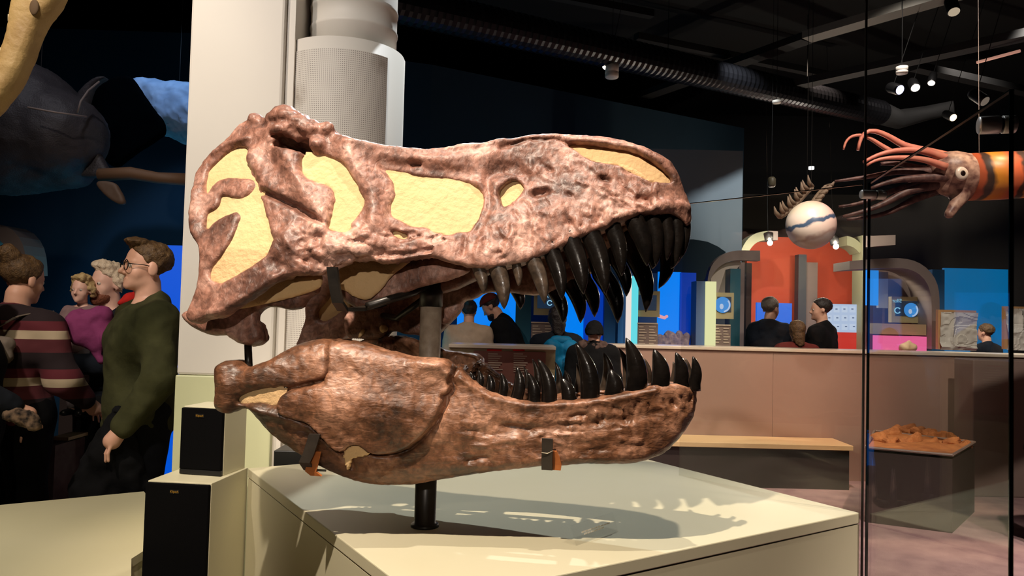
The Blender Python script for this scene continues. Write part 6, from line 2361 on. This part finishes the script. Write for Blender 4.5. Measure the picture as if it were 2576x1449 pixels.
# --- ceiling: spiral duct, beams, track lamps
M_DUCT = mat('dark_spiral_duct', srgb(34, 34, 38), .33, metal=.7)
da, db = at(760, -45, 5.9), at(2215, 284, 10.2)
du = empty('spiral_duct', (da + db) / 2, 'long dark corrugated ventilation duct crossing the black ceiling', 'duct')
ax_ = db - da
ln_ = np.linalg.norm(ax_)
n_ = 210
MB().tube([da + ax_ * (i / n_) for i in range(n_ + 1)], [.155 + (.010 if i % 2 else 0) for i in range(n_ + 1)], 20).build('duct_pipe', M_DUCT, du)
MB().tube([at(2215, 284, 10.2), at(2260, 300, 10.3), at(2330, 285, 10.4), at(2400, 270, 10.2)], [.15, .13, .10, .09], 16).build('duct_elbow', M_BEAMD, du, smooth=True)
for t_ in (.2, .5, .8):
    p = da + ax_ * t_
    MB().tube([p + np.array([0, 0, .1]), np.array([p[0], p[1], 5.3])], .004, 6).build('duct_hanger', M_WIRE, du)


def beam(p0, p1, d0, d1, wpx, m, label, part='beam'):
    a, b_ = at(p0[0], p0[1], d0), at(p1[0], p1[1], d1)
    b_[2] = a[2]
    t = (b_ - a) / np.linalg.norm(b_ - a)
    nn = np.cross(t, UPZ)
    w = wpx * .5 * (d0 + d1) / FPX / 2
    p = [a - nn * w, a + nn * w, b_ + nn * w, b_ - nn * w]
    o = MB().hexa([tuple(q) for q in p] + [tuple(q + np.array([0, 0, .06])) for q in p]).build('ceiling_beam', m)
    tag(o, label, 'beam', 'ceiling beams')


def beamz(p0, p1, z, w, m, label):
    a, b_ = atz(p0[0], p0[1], z), atz(p1[0], p1[1], z)
    t = (b_ - a) / np.linalg.norm(b_ - a)
    nn = np.cross(t, UPZ)
    p = [a - nn * w, a + nn * w, b_ + nn * w, b_ - nn * w]
    o = MB().hexa([tuple(q) for q in p] + [tuple(q + np.array([0, 0, .08])) for q in p]).build('ceiling_beam', m)
    tag(o, label, 'beam', 'ceiling beams')


beamz((2030, 102), (2420, -10), 4.6, .10, M_BEAM, 'pale grey ceiling beam, coloured as if lit, near the top right corner')
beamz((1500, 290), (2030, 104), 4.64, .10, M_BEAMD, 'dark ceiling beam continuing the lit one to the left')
beamz((2000, 222), (2700, 72), 4.3, .09, mat('charcoal_beam', srgb(40, 39, 39), .7), 'dark ceiling beam above the track lamps')
beamz((1600, 100), (2100, 200), 4.8, .05, M_BEAMD, 'thin dark ceiling beam over the spiral duct')
beamz((1300, -20), (1640, 45), 4.9, .05, M_BEAMD, 'short dark ceiling beam at the top middle')
beamz((2300, 176), (2700, 264), 4.5, .07, M_BEAMD, 'dark ceiling beam running to the right edge')
tbl = MB().tube([atz(2458, 157, 4.2), atz(2566, 128, 4.2)], .016, 8).build('tube_lamp', mat('pink_tube_lamp', srgb(200, 150, 130), .5, emit=srgb(220, 160, 140), estr=.5), None, smooth=True)
tag(tbl, 'thin pinkish glowing tube along the ceiling at the right', 'lamp')


def track_lamp(px, py, d, label, strength, r=.06, face=(0, -1, -.6), body=None, col=(255, 240, 225)):
    c = at(px, py, d)
    f = np.array(face, dtype=float)
    f /= np.linalg.norm(f)
    root = empty('track_lamp', c, label, 'lamp', 'ceiling track lamps')
    MB()._lathe(c - f * .16, [(r * .8, 0), (r, .03), (r, .15), (r * .9, .16)], 18, f).build('lamp_body', body or M_BLKPL, root, smooth=True)
    MB()._lathe(c + f * .001, [(r * .85, 0), (r * .7, .006)], 18, f).build('lamp_lens', glow('lens_%d' % int(strength * 100) + label[:6].replace(' ', '_'), srgb(*col), strength), root, smooth=True)
    MB().tube([c - f * .1 + np.array([0, 0, .02]), np.array([c[0] + .25, c[1] - .35, 5.3])], .0035, 6).build('lamp_stem', M_WIRE, root)


track_lamp(2264, 226, 7.6, 'bluish-white track lamp, left of the three over the squid', 1.6, .055, (.3, -1, -.5), col=(215, 215, 250))
track_lamp(2303, 221, 7.8, 'white track lamp, middle of the three over the squid', 2.2, .05, (-.2, -1, -.9))
track_lamp(2343, 209, 7.8, 'white track lamp, right of the three over the squid', 2.0, .04, (-.5, -.6, -1))
track_lamp(1522, 168, 7.6, 'bright track lamp beside the white ceiling cylinder', 6.0, .035, (-.6, -.6, -.6))
track_lamp(2398, 296, 8.2, 'warm glowing lamp at the end of the duct elbow', 4.0, .045, (.1, -1, -.6), col=(255, 215, 160))
track_lamp(2400, 30, 6.0, 'dim lamp at the very top of the photo, right of centre', .6, .05, (-.1, -.6, -1), col=(220, 200, 170))
track_lamp(2478, 255, 6.5, 'pale-bodied lamp just left of the tall glass edge', .25, .05, (.4, -.8, -.8), col=(200, 180, 160))


def canister(px, py, d, r, h_, label):
    c = at(px, py, d)
    root = empty('ceiling_canister', c, label, 'ceiling fixture', 'white ceiling canisters')
    MB()._lathe(c, [(r * .9, 0), (r, .01), (r, h_ * .35), (r * .97, h_ * .37), (r * .97, h_ * .42), (r, h_ * .44), (r, h_)], 20, UPZ).build('canister_body', M_WHITE, root, smooth=True)
    MB().tube([c + UPZ * h_, np.array([c[0], c[1], 5.3])], .003, 6).build('canister_rod', M_WIRE, root)


canister(1539, 196, 7.6, .068, .14, 'white cylindrical ceiling canister under the spiral duct')
canister(1954, 260, 8.6, .05, .03, 'shallow white ceiling disc below the duct')
canister(2269, 186, 7.4, .055, .07, 'pinkish white ceiling canister above the track lamps')
ln = empty('hanging_lantern', at(1941, 470, 8.6), 'small dim hanging lantern left of the white globe', 'lantern')
MB()._lathe(at(1941, 470, 8.6), [(.035, 0), (.045, .02), (.045, .09), (.03, .11)], 14, UPZ).build('lantern_body', mat('olive_metal', srgb(90, 84, 66), .5), ln, smooth=True)
MB().tube([at(1941, 446, 8.6), np.array([*at(1941, 446, 8.6)[:2], 5.3])], .002, 6).build('lantern_wire', M_WIRE, ln)
ds = at(2041, 426, 8.4)
dl = empty('downlight', ds, 'tiny bright downlight above the white globe', 'lamp')
MB()._lathe(ds, [(.03, 0), (.03, .03)], 14, UPZ).build('downlight_lens', glow('downlight_lens_glow', srgb(240, 240, 240), 2.0), dl, smooth=True)
MB().tube([ds + UPZ * .02, np.array([ds[0], ds[1], 5.3])], .002, 6).build('downlight_wire', M_WIRE, dl)
